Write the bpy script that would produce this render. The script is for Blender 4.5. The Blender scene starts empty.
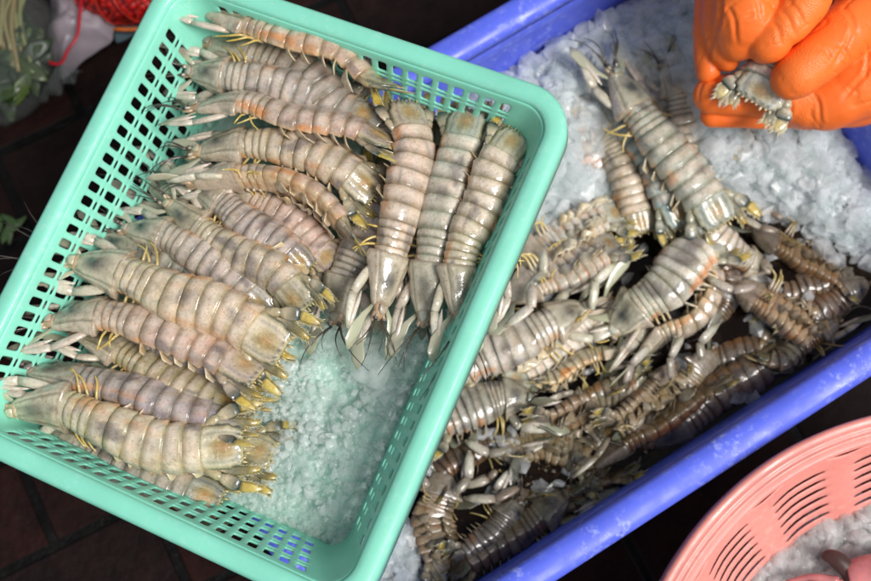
import bpy, bmesh, math, random
from mathutils import Vector as V, Matrix, noise
R = math.radians
sc = bpy.context.scene
COL = sc.collection
random.seed(7)

# ------------------------------------------------------------------ camera
TH = 13.0
CAMH = 0.97
FPX, CX, CY = 50 / 36 * 871, 435.5, 290.5
CAM = V((0, 0, CAMH))
RX = Matrix.Rotation(R(TH), 3, 'X')
cam_d = bpy.data.cameras.new('camera')
cam = bpy.data.objects.new('camera', cam_d)
COL.objects.link(cam)
cam.location = CAM
cam.rotation_euler = (R(TH), 0, 0)
cam_d.lens = 50
cam_d.clip_start = 0.01
cam_d.clip_end = 200
cam_d.dof.use_dof = True
cam_d.dof.focus_distance = 0.84
cam_d.dof.aperture_fstop = 6.3
sc.camera = cam


def cam2w(v):
    return RX @ V((v[0], -v[1], -v[2]))


def ray(px, py):
    return cam2w(((px - CX) / FPX, (py - CY) / FPX, 1.0))


def at(px, py, z):
    """point of the horizontal plane at height z seen at that pixel"""
    d = ray(px, py)
    return CAM + d * ((z - CAM.z) / d.z)


# ------------------------------------------------------------------ the green basket's frame (it leans a little)
bX = cam2w((.90321, .35097, -.24704))
bY = cam2w((-.39838, .89971, -.17834))
bZ = cam2w((.15967, .25950, .95245))
BH = 0.082
ax, ay, az = bX.normalized(), (-bY).normalized(), (-bZ).normalized()
RIM_C = CAM + cam2w((-.1312, -.01867, .87215))
BASE_C = RIM_C - az * BH
BM = Matrix((ax, ay, az)).transposed().to_4x4()
BM.translation = BASE_C
BMI = BM.inverted()


def bat(px, py, h):
    """point at height h above the basket's base seen at that pixel"""
    d = ray(px, py)
    p0 = BASE_C + az * h
    return CAM + d * ((p0 - CAM).dot(az) / d.dot(az))


# ------------------------------------------------------------------ helpers
def tag(o, label=None, cat=None, group=None, kind=None):
    if label: o['label'] = label
    if cat: o['category'] = cat
    if group: o['group'] = group
    if kind: o['kind'] = kind
    return o


def empty(name, loc):
    o = bpy.data.objects.new(name, None)
    o.empty_display_size = 0.02
    COL.objects.link(o)
    o.location = loc
    return o


class MB:
    def __init__(s, origin=(0, 0, 0)):
        s.v, s.f, s.c, s.o = [], [], [], V(origin)

    def vert(s, p, c=(1, 1, 1)):
        s.v.append(V(p) - s.o)
        s.c.append(c)
        return len(s.v) - 1

    def rings(s, rings, cols, cap0=True, cap1=True, closed=True):
        """rings: list of lists of points; cols: per ring colour or list per point"""
        idx = []
        for r, c in zip(rings, cols):
            per = isinstance(c, list)
            idx.append([s.vert(p, c[i] if per else c) for i, p in enumerate(r)])
        n = len(rings[0])
        for a, b in zip(idx, idx[1:]):
            for i in range(n if closed else n - 1):
                j = (i + 1) % n
                s.f.append((a[i], a[j], b[j], b[i]))
        if cap0: s.f.append(tuple(reversed(idx[0])))
        if cap1: s.f.append(tuple(idx[-1]))
        return idx

    def sweep(s, pts, wid, thk, up, cols, n=8):
        """flattened tube along pts; wid/thk per point half sizes; up vector"""
        m = len(pts)
        rs = []
        for i, p in enumerate(pts):
            t = (pts[min(i + 1, m - 1)] - pts[max(i - 1, 0)])
            t = t.normalized() if t.length > 1e-9 else V((1, 0, 0))
            b = t.cross(up)
            b = b.normalized() if b.length > 1e-6 else t.orthogonal().normalized()
            d = b.cross(t).normalized()
            rs.append([p + b * (wid[i] * math.cos(2 * math.pi * k / n)) + d * (thk[i] * math.sin(2 * math.pi * k / n)) for k in range(n)])
        if not isinstance(cols, list): cols = [cols] * m
        s.rings(rs, cols)

    def add(s, verts, faces, col):
        b = len(s.v)
        for p in verts: s.vert(p, col)
        for f in faces: s.f.append(tuple(b + i for i in f))

    def build(s, name, mat, parent=None, smooth=True):
        me = bpy.data.meshes.new(name)
        me.from_pydata(s.v, [], s.f)
        ca = me.color_attributes.new('col', 'FLOAT_COLOR', 'POINT')
        flat = []
        for c in s.c: flat += [c[0], c[1], c[2], 1.0]
        ca.data.foreach_set('color', flat)
        me.materials.append(mat)
        if smooth: me.polygons.foreach_set('use_smooth', [True] * len(me.polygons))
        me.update()
        o = bpy.data.objects.new(name, me)
        COL.objects.link(o)
        if parent is not None: o.parent = parent
        else: o.location = s.o
        return o


def lerp(a, b, t): return a + (b - a) * t
def mix(a, b, t):
    t = max(0, min(1, t))
    return tuple(a[i] + (b[i] - a[i]) * t for i in range(3))
def table(x, xs, ys):
    if x <= xs[0]: return ys[0]
    for i in range(len(xs) - 1):
        if x <= xs[i + 1]:
            return lerp(ys[i], ys[i + 1], (x - xs[i]) / (xs[i + 1] - xs[i]))
    return ys[-1]
def sm(e0, e1, x):
    t = max(0, min(1, (x - e0) / (e1 - e0)))
    return t * t * (3 - 2 * t)
def catmull(ps, n):
    q = [ps[0] * 2 - ps[1]] + list(ps) + [ps[-1] * 2 - ps[-2]]
    out = []
    for i in range(1, len(q) - 2):
        p0, p1, p2, p3 = q[i - 1], q[i], q[i + 1], q[i + 2]
        for k in range(n):
            t = k / n
            out.append(.5 * ((2 * p1) + (p2 - p0) * t + (2 * p0 - 5 * p1 + 4 * p2 - p3) * t * t + (3 * p1 - p0 - 3 * p2 + p3) * t ** 3))
    out.append(ps[-1].copy())
    return out


# ------------------------------------------------------------------ materials
class N:
    def __init__(s, name):
        s.m = bpy.data.materials.new(name)
        s.m.use_nodes = True
        s.t = s.m.node_tree
        s.b = s.t.nodes['Principled BSDF']
        s.out = s.t.nodes['Material Output']

    def n(s, typ, **kw):
        x = s.t.nodes.new('ShaderNode' + typ)
        for k, v in kw.items():
            if k in x.inputs: x.inputs[k].default_value = v
            else: setattr(x, k, v)
        return x

    def l(s, a, b): s.t.links.new(a, b)
    def set(s, **kw):
        for k, v in kw.items():
            s.b.inputs[k.replace('_', ' ')].default_value = v

    def noise(s, scale, detail=4, rough=.55, coord='Object'):
        tc = s.n('TexCoord')
        x = s.n('TexNoise')
        x.inputs['Scale'].default_value = scale
        x.inputs['Detail'].default_value = detail
        x.inputs['Roughness'].default_value = rough
        s.l(tc.outputs[coord], x.inputs['Vector'])
        return x

    def ramp(s, fac, stops):
        r = s.n('ValToRGB')
        e = r.color_ramp.elements
        while len(e) < len(stops): e.new(.5)
        for el, (p, c) in zip(e, stops):
            el.position = p
            el.color = (c, c, c, 1) if isinstance(c, (int, float)) else (*c, 1)
        s.l(fac, r.inputs['Fac'])
        return r

    def bump(s, h, strength=.3, dist=.001):
        b = s.n('Bump')
        b.inputs['Strength'].default_value = strength
        b.inputs['Distance'].default_value = dist
        s.l(h, b.inputs['Height'])
        s.l(b.outputs['Normal'], s.b.inputs['Normal'])
        return b


def shell_mat():
    k = N('wet_shell')
    at_ = k.n('Attribute', attribute_name='col')
    nz = k.noise(95, 5)
    rp = k.ramp(nz.outputs['Fac'], [(.3, (.66, .62, .54)), (.55, (1, 1, 1)), (.75, (1.12, 1.06, 1.0))])
    mx = k.n('MixRGB', blend_type='MULTIPLY')
    mx.inputs[0].default_value = .8
    k.l(at_.outputs['Color'], mx.inputs[1]); k.l(rp.outputs['Color'], mx.inputs[2])
    # small freckles of pigment
    nz2 = k.noise(520, 3, .6)
    rp2 = k.ramp(nz2.outputs['Fac'], [(.33, (.62, .50, .36)), (.45, (1, 1, 1))])
    mx2 = k.n('MixRGB', blend_type='MULTIPLY')
    mx2.inputs[0].default_value = .55
    k.l(mx.outputs[0], mx2.inputs[1]); k.l(rp2.outputs['Color'], mx2.inputs[2])
    k.l(mx2.outputs[0], k.b.inputs['Base Color'])
    k.set(Roughness=.3, IOR=1.42, Subsurface_Weight=.35, Subsurface_Scale=.0018, Coat_Weight=1.0, Coat_Roughness=.04)
    k.b.inputs['Subsurface Radius'].default_value = (1, .6, .4)
    nb = k.noise(260, 5, .6)
    bb = k.bump(nb.outputs['Fac'], .6, .0016)
    cb = k.n('Bump'); cb.inputs['Strength'].default_value = .3; cb.inputs['Distance'].default_value = .002
    k.l(k.noise(120, 3).outputs['Fac'], cb.inputs['Height']); k.l(cb.outputs['Normal'], k.b.inputs['Coat Normal'])
    rr = k.ramp(nz.outputs['Fac'], [(.3, .18), (.7, .4)])
    k.l(rr.outputs['Color'], k.b.inputs['Roughness'])
    return k.m


def membrane_mat():
    k = N('translucent_shell')
    at_ = k.n('Attribute', attribute_name='col')
    k.l(at_.outputs['Color'], k.b.inputs['Base Color'])
    k.set(Roughness=.22, Coat_Weight=.6, Coat_Roughness=.08, Subsurface_Weight=.1, Subsurface_Scale=.001)
    nb = k.noise(220, 4)
    k.bump(nb.outputs['Fac'], .3, .001)
    tr = k.n('BsdfTransparent')
    mx = k.n('MixShader')
    mx.inputs[0].default_value = .72
    k.l(tr.outputs[0], mx.inputs[1]); k.l(k.b.outputs[0], mx.inputs[2])
    k.l(mx.outputs[0], k.out.inputs['Surface'])
    return k.m


def plastic_mat(name, col, rough=.35, mottle=.12, scale=40, sss=0.0, scratch=0.0, scol=(1, 1, 1)):
    k = N(name)
    nz = k.noise(scale, 5)
    a = tuple(c * (1 - mottle) for c in col)
    b = tuple(min(1, c * (1 + mottle)) for c in col)
    rp = k.ramp(nz.outputs['Fac'], [(.3, a), (.7, b)])
    src = rp.outputs['Color']
    if scratch > 0:
        tc = k.n('TexCoord')
        mp = k.n('Mapping')
        mp.inputs['Scale'].default_value = (60, 60, 60)
        k.l(tc.outputs['Object'], mp.inputs['Vector'])
        wv = k.n('TexNoise')
        wv.inputs['Scale'].default_value = 2.2
        wv.inputs['Detail'].default_value = 9
        wv.inputs['Roughness'].default_value = .75
        k.l(mp.outputs[0], wv.inputs['Vector'])
        r2 = k.ramp(wv.outputs['Fac'], [(.52, 0), (.64, 1)])
        n3 = k.noise(14, 3)
        r3 = k.ramp(n3.outputs['Fac'], [(.42, .15 * scratch), (.58, scratch)])
        mm = k.n('Math', operation='MULTIPLY')
        k.l(r2.outputs['Color'], mm.inputs[0]); k.l(r3.outputs['Color'], mm.inputs[1])
        mx = k.n('MixRGB')
        k.l(mm.outputs[0], mx.inputs[0]); k.l(src, mx.inputs[1])
        mx.inputs[2].default_value = (*scol, 1)
        src = mx.outputs[0]
    k.l(src, k.b.inputs['Base Color'])
    k.set(Roughness=rough, IOR=1.46, Subsurface_Weight=sss, Subsurface_Scale=.004)
    nb = k.noise(160, 4)
    k.bump(nb.outputs['Fac'], .12, .001)
    rr = k.ramp(k.noise(30, 5).outputs['Fac'], [(.35, rough * .6), (.7, rough * 1.3)])
    k.l(rr.outputs['Color'], k.b.inputs['Roughness'])
    return k.m


def ice_mat(name, col, clear=.5, rough=.12):
    k = N(name)
    nz = k.noise(60, 5)
    rp = k.ramp(nz.outputs['Fac'], [(.3, tuple(c * .88 for c in col)), (.7, col)])
    k.l(rp.outputs['Color'], k.b.inputs['Base Color'])
    k.set(Roughness=rough, IOR=1.31, Subsurface_Weight=.0, Coat_Weight=1.0, Coat_Roughness=.03)
    k.b.inputs['Subsurface Radius'].default_value = (1, 1, 1)
    nb = k.noise(210, 4)
    k.bump(nb.outputs['Fac'], .45, .0016)
    tr = k.n('BsdfTransparent')
    tr.inputs[0].default_value = (.97, .99, .985, 1)
    mx = k.n('MixShader')
    cl = k.ramp(k.noise(50, 4).outputs['Fac'], [(.35, min(1, clear + .2)), (.65, max(0, clear - .2))])
    k.l(cl.outputs['Color'], mx.inputs[0])
    tl = k.n('BsdfTranslucent')
    k.l(rp.outputs['Color'], tl.inputs['Color'])
    m1 = k.n('MixShader'); m1.inputs[0].default_value = .42
    k.l(k.b.outputs[0], m1.inputs[1]); k.l(tl.outputs[0], m1.inputs[2])
    k.l(m1.outputs[0], mx.inputs[1]); k.l(tr.outputs[0], mx.inputs[2])
    k.l(mx.outputs[0], k.out.inputs['Surface'])
    return k.m


def slush_mat(name, col, clear, scale):
    """half-melted mass of fine ice: facets and glints come from the bump"""
    k = N(name)
    nz = k.noise(38, 6, .6)
    rp = k.ramp(nz.outputs['Fac'], [(.3, tuple(c * .84 for c in col)), (.68, col)])
    k.l(rp.outputs['Color'], k.b.inputs['Base Color'])
    k.set(Roughness=.22, IOR=1.31, Coat_Weight=1.0, Coat_Roughness=.05)
    tc = k.n('TexCoord')
    v1 = k.n('TexVoronoi'); v1.inputs['Scale'].default_value = scale; v1.feature = 'F1'
    v2 = k.n('TexVoronoi'); v2.inputs['Scale'].default_value = scale * .42
    nn = k.noise(scale * 1.5, 5, .65)
    wv = k.n('VectorMath', operation='MULTIPLY_ADD')
    k.l(k.noise(60, 3).outputs['Color'], wv.inputs[0]); wv.inputs[1].default_value = (.008, .008, .008); k.l(tc.outputs['Object'], wv.inputs[2])
    k.l(wv.outputs[0], v1.inputs['Vector']); k.l(wv.outputs[0], v2.inputs['Vector'])
    a1 = k.n('Math', operation='MULTIPLY_ADD'); k.l(v2.outputs['Distance'], a1.inputs[0]); a1.inputs[1].default_value = 1.4; k.l(v1.outputs['Distance'], a1.inputs[2])
    a2 = k.n('Math', operation='MULTIPLY_ADD'); k.l(nn.outputs['Fac'], a2.inputs[0]); a2.inputs[1].default_value = .35; k.l(a1.outputs[0], a2.inputs[2])
    bp = k.bump(a2.outputs[0], .42, -.003)
    k.l(bp.outputs['Normal'], k.b.inputs['Coat Normal'])
    tl = k.n('BsdfTranslucent'); k.l(rp.outputs['Color'], tl.inputs['Color'])
    m1 = k.n('MixShader'); m1.inputs[0].default_value = .35
    k.l(k.b.outputs[0], m1.inputs[1]); k.l(tl.outputs[0], m1.inputs[2])
    tr = k.n('BsdfTransparent')
    mx = k.n('MixShader')
    cl = k.ramp(k.noise(30, 5).outputs['Fac'], [(.34, min(1, clear + .3)), (.66, max(0, clear - .25))])
    k.l(cl.outputs['Color'], mx.inputs[0])
    k.l(m1.outputs[0], mx.inputs[1]); k.l(tr.outputs[0], mx.inputs[2])
    k.l(mx.outputs[0], k.out.inputs['Surface'])
    return k.m


SHELL = shell_mat()
MEMB = membrane_mat()
GREEN = plastic_mat('mint_plastic', (.24, .68, .51), .46, .09, 12, .12, .25, (.6, .85, .75))
BLUE = plastic_mat('blue_plastic', (.105, .15, .78), .46, .14, 18, .05, .7, (.45, .52, .9))
PINK = plastic_mat('salmon_plastic', (.76, .27, .225), .4, .1, 20, .1, .5, (.85, .5, .42))
ICE = ice_mat('basket_ice', (.95, .99, .97), .68)
SLUSH = slush_mat('basket_slush', (.88, .97, .93), .30, 260)
ICE2 = ice_mat('tub_ice', (.96, .98, .99), .60)
ICE3 = ice_mat('pink_ice', (.92, .91, .91), .6)


# ------------------------------------------------------------------ mantis shrimp
PAL = {
    'beige': ((.60, .50, .40), (.48, .43, .32)),
    'pink': ((.62, .48, .41), (.50, .42, .32)),
    'cream': ((.66, .57, .46), (.53, .49, .35)),
    'olive': ((.48, .43, .30), (.40, .38, .23)),
    'grey': ((.47, .44, .41), (.38, .37, .30)),
    'purple': ((.42, .37, .38), (.34, .32, .29)),
    'green': ((.47, .48, .42), (.37, .40, .33)),
    'blue': ((.42, .51, .53), (.35, .43, .42)),
    'pale': ((.64, .63, .56), (.50, .51, .43)),
    'dark': ((.30, .24, .17), (.26, .22, .15)),
    'brown': ((.52, .31, .17), (.44, .29, .16)),
}
YEL = (.62, .44, .07)
TEAL = (.02, .05, .055)
N_SH = [0]


def shrimp(label, group, pts, up, wpx=46, tip=0.0, roll=0, pal='beige', spread=1.0, legs='both', claws='out', whisk=1.0,
           belly=False, seed=None, fan=1.0, dim=1.0):  # below one, dim paints tub shade into the shell colours
    """pts: 3D centre-line from the front of the head to the end of the tail; up: normal of what it lies on"""
    N_SH[0] += 1
    rnd = random.Random(seed if seed is not None else 100 + N_SH[0])
    pts = [V(p) for p in pts]
    l0 = (pts[-1] - pts[0]).length
    for i in range(1, len(pts) - 1):
        sdv = (pts[i + 1] - pts[i - 1]).cross(up).normalized()
        pts[i] = pts[i] + sdv * (rnd.uniform(-1, 1) * .022 * l0) + up * (rnd.uniform(-1, 1) * .010 * l0)
    cl = catmull(pts, 24)
    ln = [0]
    for a, b in zip(cl, cl[1:]): ln.append(ln[-1] + (b - a).length)
    L = ln[-1]
    HW = .93 * wpx / 2 * (CAM - cl[len(cl) // 2]).length / FPX
    base, back = PAL[pal]
    if pal == 'dark': dim = min(.5, .26 * dim)  # dark and brown palettes get extra shade multiplied into their colour
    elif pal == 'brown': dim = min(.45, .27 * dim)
    j0 = rnd.uniform(.84, 1.1)
    jit = [j0 * rnd.uniform(.97, 1.03) * max(1, dim) for _ in range(3)]
    base = tuple(c * j for c, j in zip(base, jit)); back = tuple(c * j for c, j in zip(back, jit))
    yel = mix(YEL, (.62, .50, .2), rnd.random() * .5)
    yel = mix(yel, (.66, .60, .46), tip)
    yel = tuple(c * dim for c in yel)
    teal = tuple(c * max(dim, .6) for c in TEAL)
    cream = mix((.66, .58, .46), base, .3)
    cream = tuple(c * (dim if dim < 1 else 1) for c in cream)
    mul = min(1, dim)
    root = empty('mantis_shrimp', cl[len(cl) // 2])
    tag(root, label, 'mantis shrimp', group)
    O = root.location.copy()
    so = V((rnd.random() * 50, rnd.random() * 50, rnd.random() * 50))
    rollr = R(roll + rnd.uniform(-9, 9))
    twist = R(rnd.uniform(-26, 26))
    kx = HW / L

    def fr(s):
        d = s * L
        if d <= 0:
            T = (cl[1] - cl[0]).normalized(); P = cl[0] + T * d
        elif d >= L:
            T = (cl[-1] - cl[-2]).normalized(); P = cl[-1] + T * (d - L)
        else:
            i = 0
            lo, hi = 0, len(ln) - 1
            while hi - lo > 1:
                m = (lo + hi) // 2
                if ln[m] <= d: lo = m
                else: hi = m
            i = lo
            t = (d - ln[i]) / max(1e-9, ln[i + 1] - ln[i])
            P = cl[i].lerp(cl[i + 1], t)
            T = (cl[min(i + 2, len(cl) - 1)] - cl[max(i - 1, 0)]).normalized()
        B = T.cross(up).normalized()
        D0 = B.cross(T).normalized()
        rl = rollr + twist * (s - .45)
        D = D0 * math.cos(rl) + B * math.sin(rl)
        Bl = T.cross(D).normalized()
        return P, T, Bl, D

    def pt(s, l, d):
        P, T, B, D = fr(s)
        return P + B * (l * HW) + D * (d * HW)

    def upv(s): return fr(s)[3]

    NA = 40
    angs = [2 * math.pi * (i + .5) / NA for i in range(NA)]

    def body(mb, rows):
        rings, cols = [], []
        for (s, w, h, pl, cf) in rows:
            P, T, B, D = fr(s)
            r, c = [], []
            for a in angs:
                ca, sa = math.cos(a), math.sin(a)
                x = math.copysign(abs(ca) ** .8, ca)
                z = sa ** .95 if sa > 0 else -.5 * abs(sa) ** .8
                k = sm(.72, .98, abs(ca)) * (1 if sa < .35 else 0)
                xx = x * w * (1 + pl * k)
                zz = z * h - k * pl * .9
                q = noise.noise(V((s * 9, ca * 1.2, sa * 1.2)) + so) * .07 + noise.noise(V((s * 34, ca * 3.4, sa * 3.4)) + so) * .035
                p = P + B * (xx * HW * (1 + q)) + D * (zz * HW * (1 + q))
                r.append(p)
                c.append(cf(s, ca, sa))
            rings.append(r); cols.append(c)
        mb.rings(rings, cols)

    # ---- abdomen with the thoracic rings: overlapping plates
    blot = rnd.choice([.5, .56, .62]); blot_l = rnd.uniform(-.5, .5)
    blot_on = rnd.random() < .65
    orange_s = rnd.random()
    nts, nas = 4, 6
    cuts = [.245 + (.395 - .245) * i / nts for i in range(nts)] + [.395 + (.84 - .395) * (i / nas) ** .97 for i in range(nas + 1)]

    def col_body(u):
        def cf(s, ca, sa):
            c = mix(back, base, sm(.3, .62, s))
            n = noise.noise(V((s * 11, ca * 1.6, sa * 1.4)) + so * 2)
            n2 = noise.noise(V((s * 30, ca * 4, sa * 3)) + so * 3)
            c = mix(c, mix(base, (.70, .63, .53), .75), sm(.0, .5, n) * .75)
            c = mix(c, mix(base, (.22, .21, .19), .62), sm(.05, .5, -n) * .8)
            c = mix(c, (c[0] * 1.1, c[1] * .86, c[2] * .74), max(0, n2) * .9)
            c = mix(c, (c[0] * .72, c[1] * .74, c[2] * .74), max(0, -n2) * .9)
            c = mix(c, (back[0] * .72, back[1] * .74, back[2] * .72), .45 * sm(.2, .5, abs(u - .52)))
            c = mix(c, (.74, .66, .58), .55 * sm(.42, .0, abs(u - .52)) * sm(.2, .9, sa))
            st = noise.noise(V((s * 7, ca * 1.8, sa)) + so * 5)
            c = mix(c, (.16, .14, .14), .65 * sm(.30, .5, st))
            c = mix(c, (.64, .31, .14), .75 * sm(.12, .45, -st) * sm(1.05, .3, sa))
            for g in (.0, .33, .62):
                c = mix(c, tuple(min(1, x * 1.2) for x in c), .5 * math.exp(-((abs(ca) - g) / .05) ** 2) * sm(.55, .8, s))
            if sa < .25:      # flanks and belly: yellowish, with orange stains
                c = mix(c, mix((.64, .52, .34), tuple(min(.72, x * 1.2) for x in base), .85 if pal == 'pale' else .35), sm(.25, -.3, sa))
                c = mix(c, (.55, .23, .06), .5 * max(0, noise.noise(V((s * 40, ca * 2, 7)) + so)) * (1 + orange_s))
            if blot_on:
                d = math.hypot((s - blot) / .035, (ca - blot_l) / .28)
                if sa > 0: c = mix(c, (.13, .10, .10), .6 * sm(1.2, .3, d))
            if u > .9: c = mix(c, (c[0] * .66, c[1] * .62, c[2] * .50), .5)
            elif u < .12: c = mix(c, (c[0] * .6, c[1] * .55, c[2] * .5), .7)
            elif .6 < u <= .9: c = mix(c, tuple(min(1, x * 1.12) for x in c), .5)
            g_ = .3 * c[0] + .6 * c[1] + .1 * c[2]
            c = tuple(max(.01, g_ + (x - g_) * 1.28) for x in c)
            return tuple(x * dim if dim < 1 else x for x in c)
        return cf

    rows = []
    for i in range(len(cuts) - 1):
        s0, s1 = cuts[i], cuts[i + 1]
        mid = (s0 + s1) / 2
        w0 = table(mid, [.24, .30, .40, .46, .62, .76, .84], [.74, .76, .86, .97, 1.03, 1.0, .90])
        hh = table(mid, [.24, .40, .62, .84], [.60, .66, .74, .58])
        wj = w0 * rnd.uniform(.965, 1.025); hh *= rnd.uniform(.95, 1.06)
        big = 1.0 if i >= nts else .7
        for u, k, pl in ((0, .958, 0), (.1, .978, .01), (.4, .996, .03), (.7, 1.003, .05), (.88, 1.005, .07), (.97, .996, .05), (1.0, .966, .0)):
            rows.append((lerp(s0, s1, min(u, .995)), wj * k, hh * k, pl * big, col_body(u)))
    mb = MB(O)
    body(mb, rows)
    # dorsal ridges on the abdomen plates
    ab = mb.build('abdomen', SHELL, root)

    # ---- carapace
    dk = rnd.uniform(.78, 1.0)

    def col_car(s, ca, sa):
        t = (s - .02) / .235
        c = mix(back, (.64, .57, .42), .62)
        n = noise.noise(V((s * 20, ca * 2.5, 3)) + so)
        c = mix(c, tuple(x * 1.15 for x in c), max(0, n))
        if sa > 0:
            patch = math.exp(-((t - .52) / .25) ** 2 - ((ca + .05 + .12 * n) / .38) ** 2)
            c = mix(c, (.24, .22, .14), .5 * sm(.15, .5, noise.noise(V((s * 5, ca * 11, 8)) + so)))
            c = mix(c, (.045, .05, .045), dk * patch * (1.0 + .5 * n))
            c = mix(c, (.66, .60, .46), .6 * math.exp(-(ca / .05) ** 2) * sm(.5, .9, t))
            for g in (.3, .62):
                c = mix(c, (.10, .085, .045), .85 * math.exp(-((abs(ca) - g) / .05) ** 2) * sm(.0, .25, t))
            c = mix(c, (.56, .46, .36), .6 * sm(.66, .95, abs(ca)))
            c = mix(c, (.20, .18, .12), .6 * sm(.25, .5, noise.noise(V((s * 14, ca * 9, 1)) + so)))
        else:
            c = mix(c, (.55, .42, .33), .5)
        if t > .95: c = mix(c, (.30, .22, .14), .5)
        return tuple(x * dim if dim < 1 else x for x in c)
    rows = []
    K = 26
    for i in range(K + 1):
        t = i / K
        s = .025 + .235 * t
        w = table(t, [0, .08, .3, .7, .93, 1], [.30, .46, .64, .84, 1.0, .97])
        h = table(t, [0, .15, .5, .9, 1], [.22, .38, .55, .63, .58])
        rows.append((s, w, h, .10 * sm(.3, 1, t), col_car))
    mb = MB(O)
    body(mb, rows)
    # grooves
    for i in range(len(mb.v)):
        a = angs[i % NA]; t = (i // NA) / K
        if math.sin(a) > .1:
            g = sum(math.exp(-((abs(math.cos(a)) - q) / .07) ** 2) for q in (.3, .62))
            mb.v[i] -= fr(.025 + .235 * t)[3] * (g * .05 * HW * sm(0, .2, t))
    cara = mb.build('carapace', SHELL, root)

    # ---- head front, eyes, rostral plate
    mb = MB(O)
    hc = mix(back, (.5, .26, .08), .5)
    hc = tuple(x * min(1, dim) for x in hc)
    mb.sweep([pt(.06, 0, .1), pt(.03, 0, .12), pt(.0, 0, .1), pt(-.015, 0, .08), pt(-.028, 0, .06)], [.4 * HW, .34 * HW, .25 * HW, .2 * HW, .07 * HW],
             [.24 * HW, .24 * HW, .2 * HW, .15 * HW, .05 * HW], upv(0), [tuple(x * mul for x in back), hc, hc, mix(hc, (.3, .1, .02), .3), hc], 10)
    mb.sweep([pt(.04, 0, .42), pt(.015, 0, .40), pt(-.004, 0, .34)], [.22 * HW, .2 * HW, .04 * HW], [.03 * HW] * 3, upv(0), tuple(x * mul for x in back), 8)
    for sd in (-1, 1):   # jointed bases of the feelers
        mb.sweep([pt(.01, sd * .2, .05), pt(-.02, sd * .26, .08), pt(-.045, sd * .24, .1)], [.1 * HW, .09 * HW, .05 * HW], [.1 * HW, .09 * HW, .05 * HW], upv(0),
                 [hc, mix(hc, (.5, .4, .3), .4), hc], 7)
    mb.build('head', SHELL, root)
    for sd in (-1, 1):
        mb = MB(O)
        e0, e1 = pt(.0, sd * .14, .2), pt(-.025, sd * .24, .27)
        mb.sweep([e0, e0.lerp(e1, .5), e0.lerp(e1, .75), e1, e1.lerp(e0, -.2)], [.05 * HW, .06 * HW, .11 * HW, .12 * HW, .05 * HW],
                 [.05 * HW, .06 * HW, .1 * HW, .11 * HW, .04 * HW], upv(0), [cream, cream, (.25, .22, .16), (.05, .05, .045), (.03, .03, .03)], 8)
        mb.build('eye', SHELL, root)
        # feelers
        if whisk > 0:
            mb = MB(O)
            for q in range(3):
                a = rnd.uniform(.05, .9) * sd
                le = rnd.uniform(.12, .26) * whisk
                p0 = pt(-.03, sd * .2, .1)
                pp = [p0]
                bend = rnd.uniform(-.6, .6)
                for j in range(1, 7):
                    f = j / 6
                    pp.append(pt(-.03 - le * f, sd * .2 + (a * f + bend * f * f * .5) * le * 8, .1 + .45 * math.sin(f * 2.6) * le * 6))
                ww = [lerp(.052, .014, j / 6) * HW for j in range(7)]
                mb.sweep(pp, ww, ww, upv(0), [mix((.09, .075, .05), (.03, .03, .03), j / 6) for j in range(7)], 5)
            mb.build('antenna', SHELL, root)
        # antennal scale: a thin paddle either side of the head
        mb = MB(O)
        a = rnd.uniform(.75, 1.25)
        b_ = rnd.uniform(.85, 1.25)
        p = [pt(.03, sd * .36, .0), pt(.01 - .25 * kx * b_, sd * (.36 + .34 * a), .03), pt(.0 - .75 * kx * b_, sd * (.36 + .62 * a), .04), pt(-1.25 * kx * b_, sd * (.36 + .74 * a), .0), pt(-1.6 * kx * b_, sd * (.36 + .74 * a), -.05)]
        sc_c = tuple(x * dim for x in mix((.52, .54, .36), cream, rnd.random() * .6))
        mb.sweep(p, [.08 * HW, .15 * HW, .30 * HW, .29 * HW, .06 * HW], [.05 * HW, .035 * HW, .03 * HW, .03 * HW, .015 * HW],
                 upv(0), [sc_c, sc_c, sc_c, sc_c, mix(sc_c, (.3, .3, .2), .5)], 10)
        mb.build('antennal_scale', MEMB, root)
        # raptorial claw: long upper segment, folded toothed blade
        if claws:
            mb = MB(O)
            o_ = {'out': rnd.uniform(.85, 1.25), 'tuck': .45, 'wide': 1.5}[claws]
            f_ = rnd.uniform(-.02, .03)
            z_ = .0 if not belly else -.55
            pa, pb = pt(.20, sd * .66, -.28 + z_), pt(.06 + f_, sd * (.66 + .55 * o_), -.16 + z_)
            pc = pt(f_ - 1.0 * kx, sd * (.42 + .70 * o_), -.06 + z_)
            pd = pt(.07 + f_, sd * (.30 + .62 * o_), .04 + z_)
            cc = tuple(x * min(1, dim) for x in mix((.64, .55, .46), (.62, .60, .46), rnd.random()))
            cc = mix(cc, base, .15)
            mb.sweep([pa, pa.lerp(pb, .3), pa.lerp(pb, .65), pb], [.12 * HW, .22 * HW, .24 * HW, .19 * HW], [.10 * HW, .15 * HW, .15 * HW, .13 * HW], upv(.1), cc, 10)
            mb.sweep([pb, pb.lerp(pc, .3), pb.lerp(pc, .7), pc], [.19 * HW, .25 * HW, .21 * HW, .08 * HW], [.12 * HW, .13 * HW, .12 * HW, .06 * HW], upv(.1),
                     [cc, mix(cc, (.7, .66, .56), .6), mix(cc, (.6, .62, .5), .5), mix(cc, yel, .3)], 12)
            cd = mix(cc, (.72, .62, .55), .5)
            mb.sweep([pc, pc.lerp(pd, .3), pc.lerp(pd, .7), pd], [.08 * HW, .13 * HW, .11 * HW, .02 * HW], [.08 * HW, .12 * HW, .10 * HW, .02 * HW], upv(.1), cd, 8)
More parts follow.
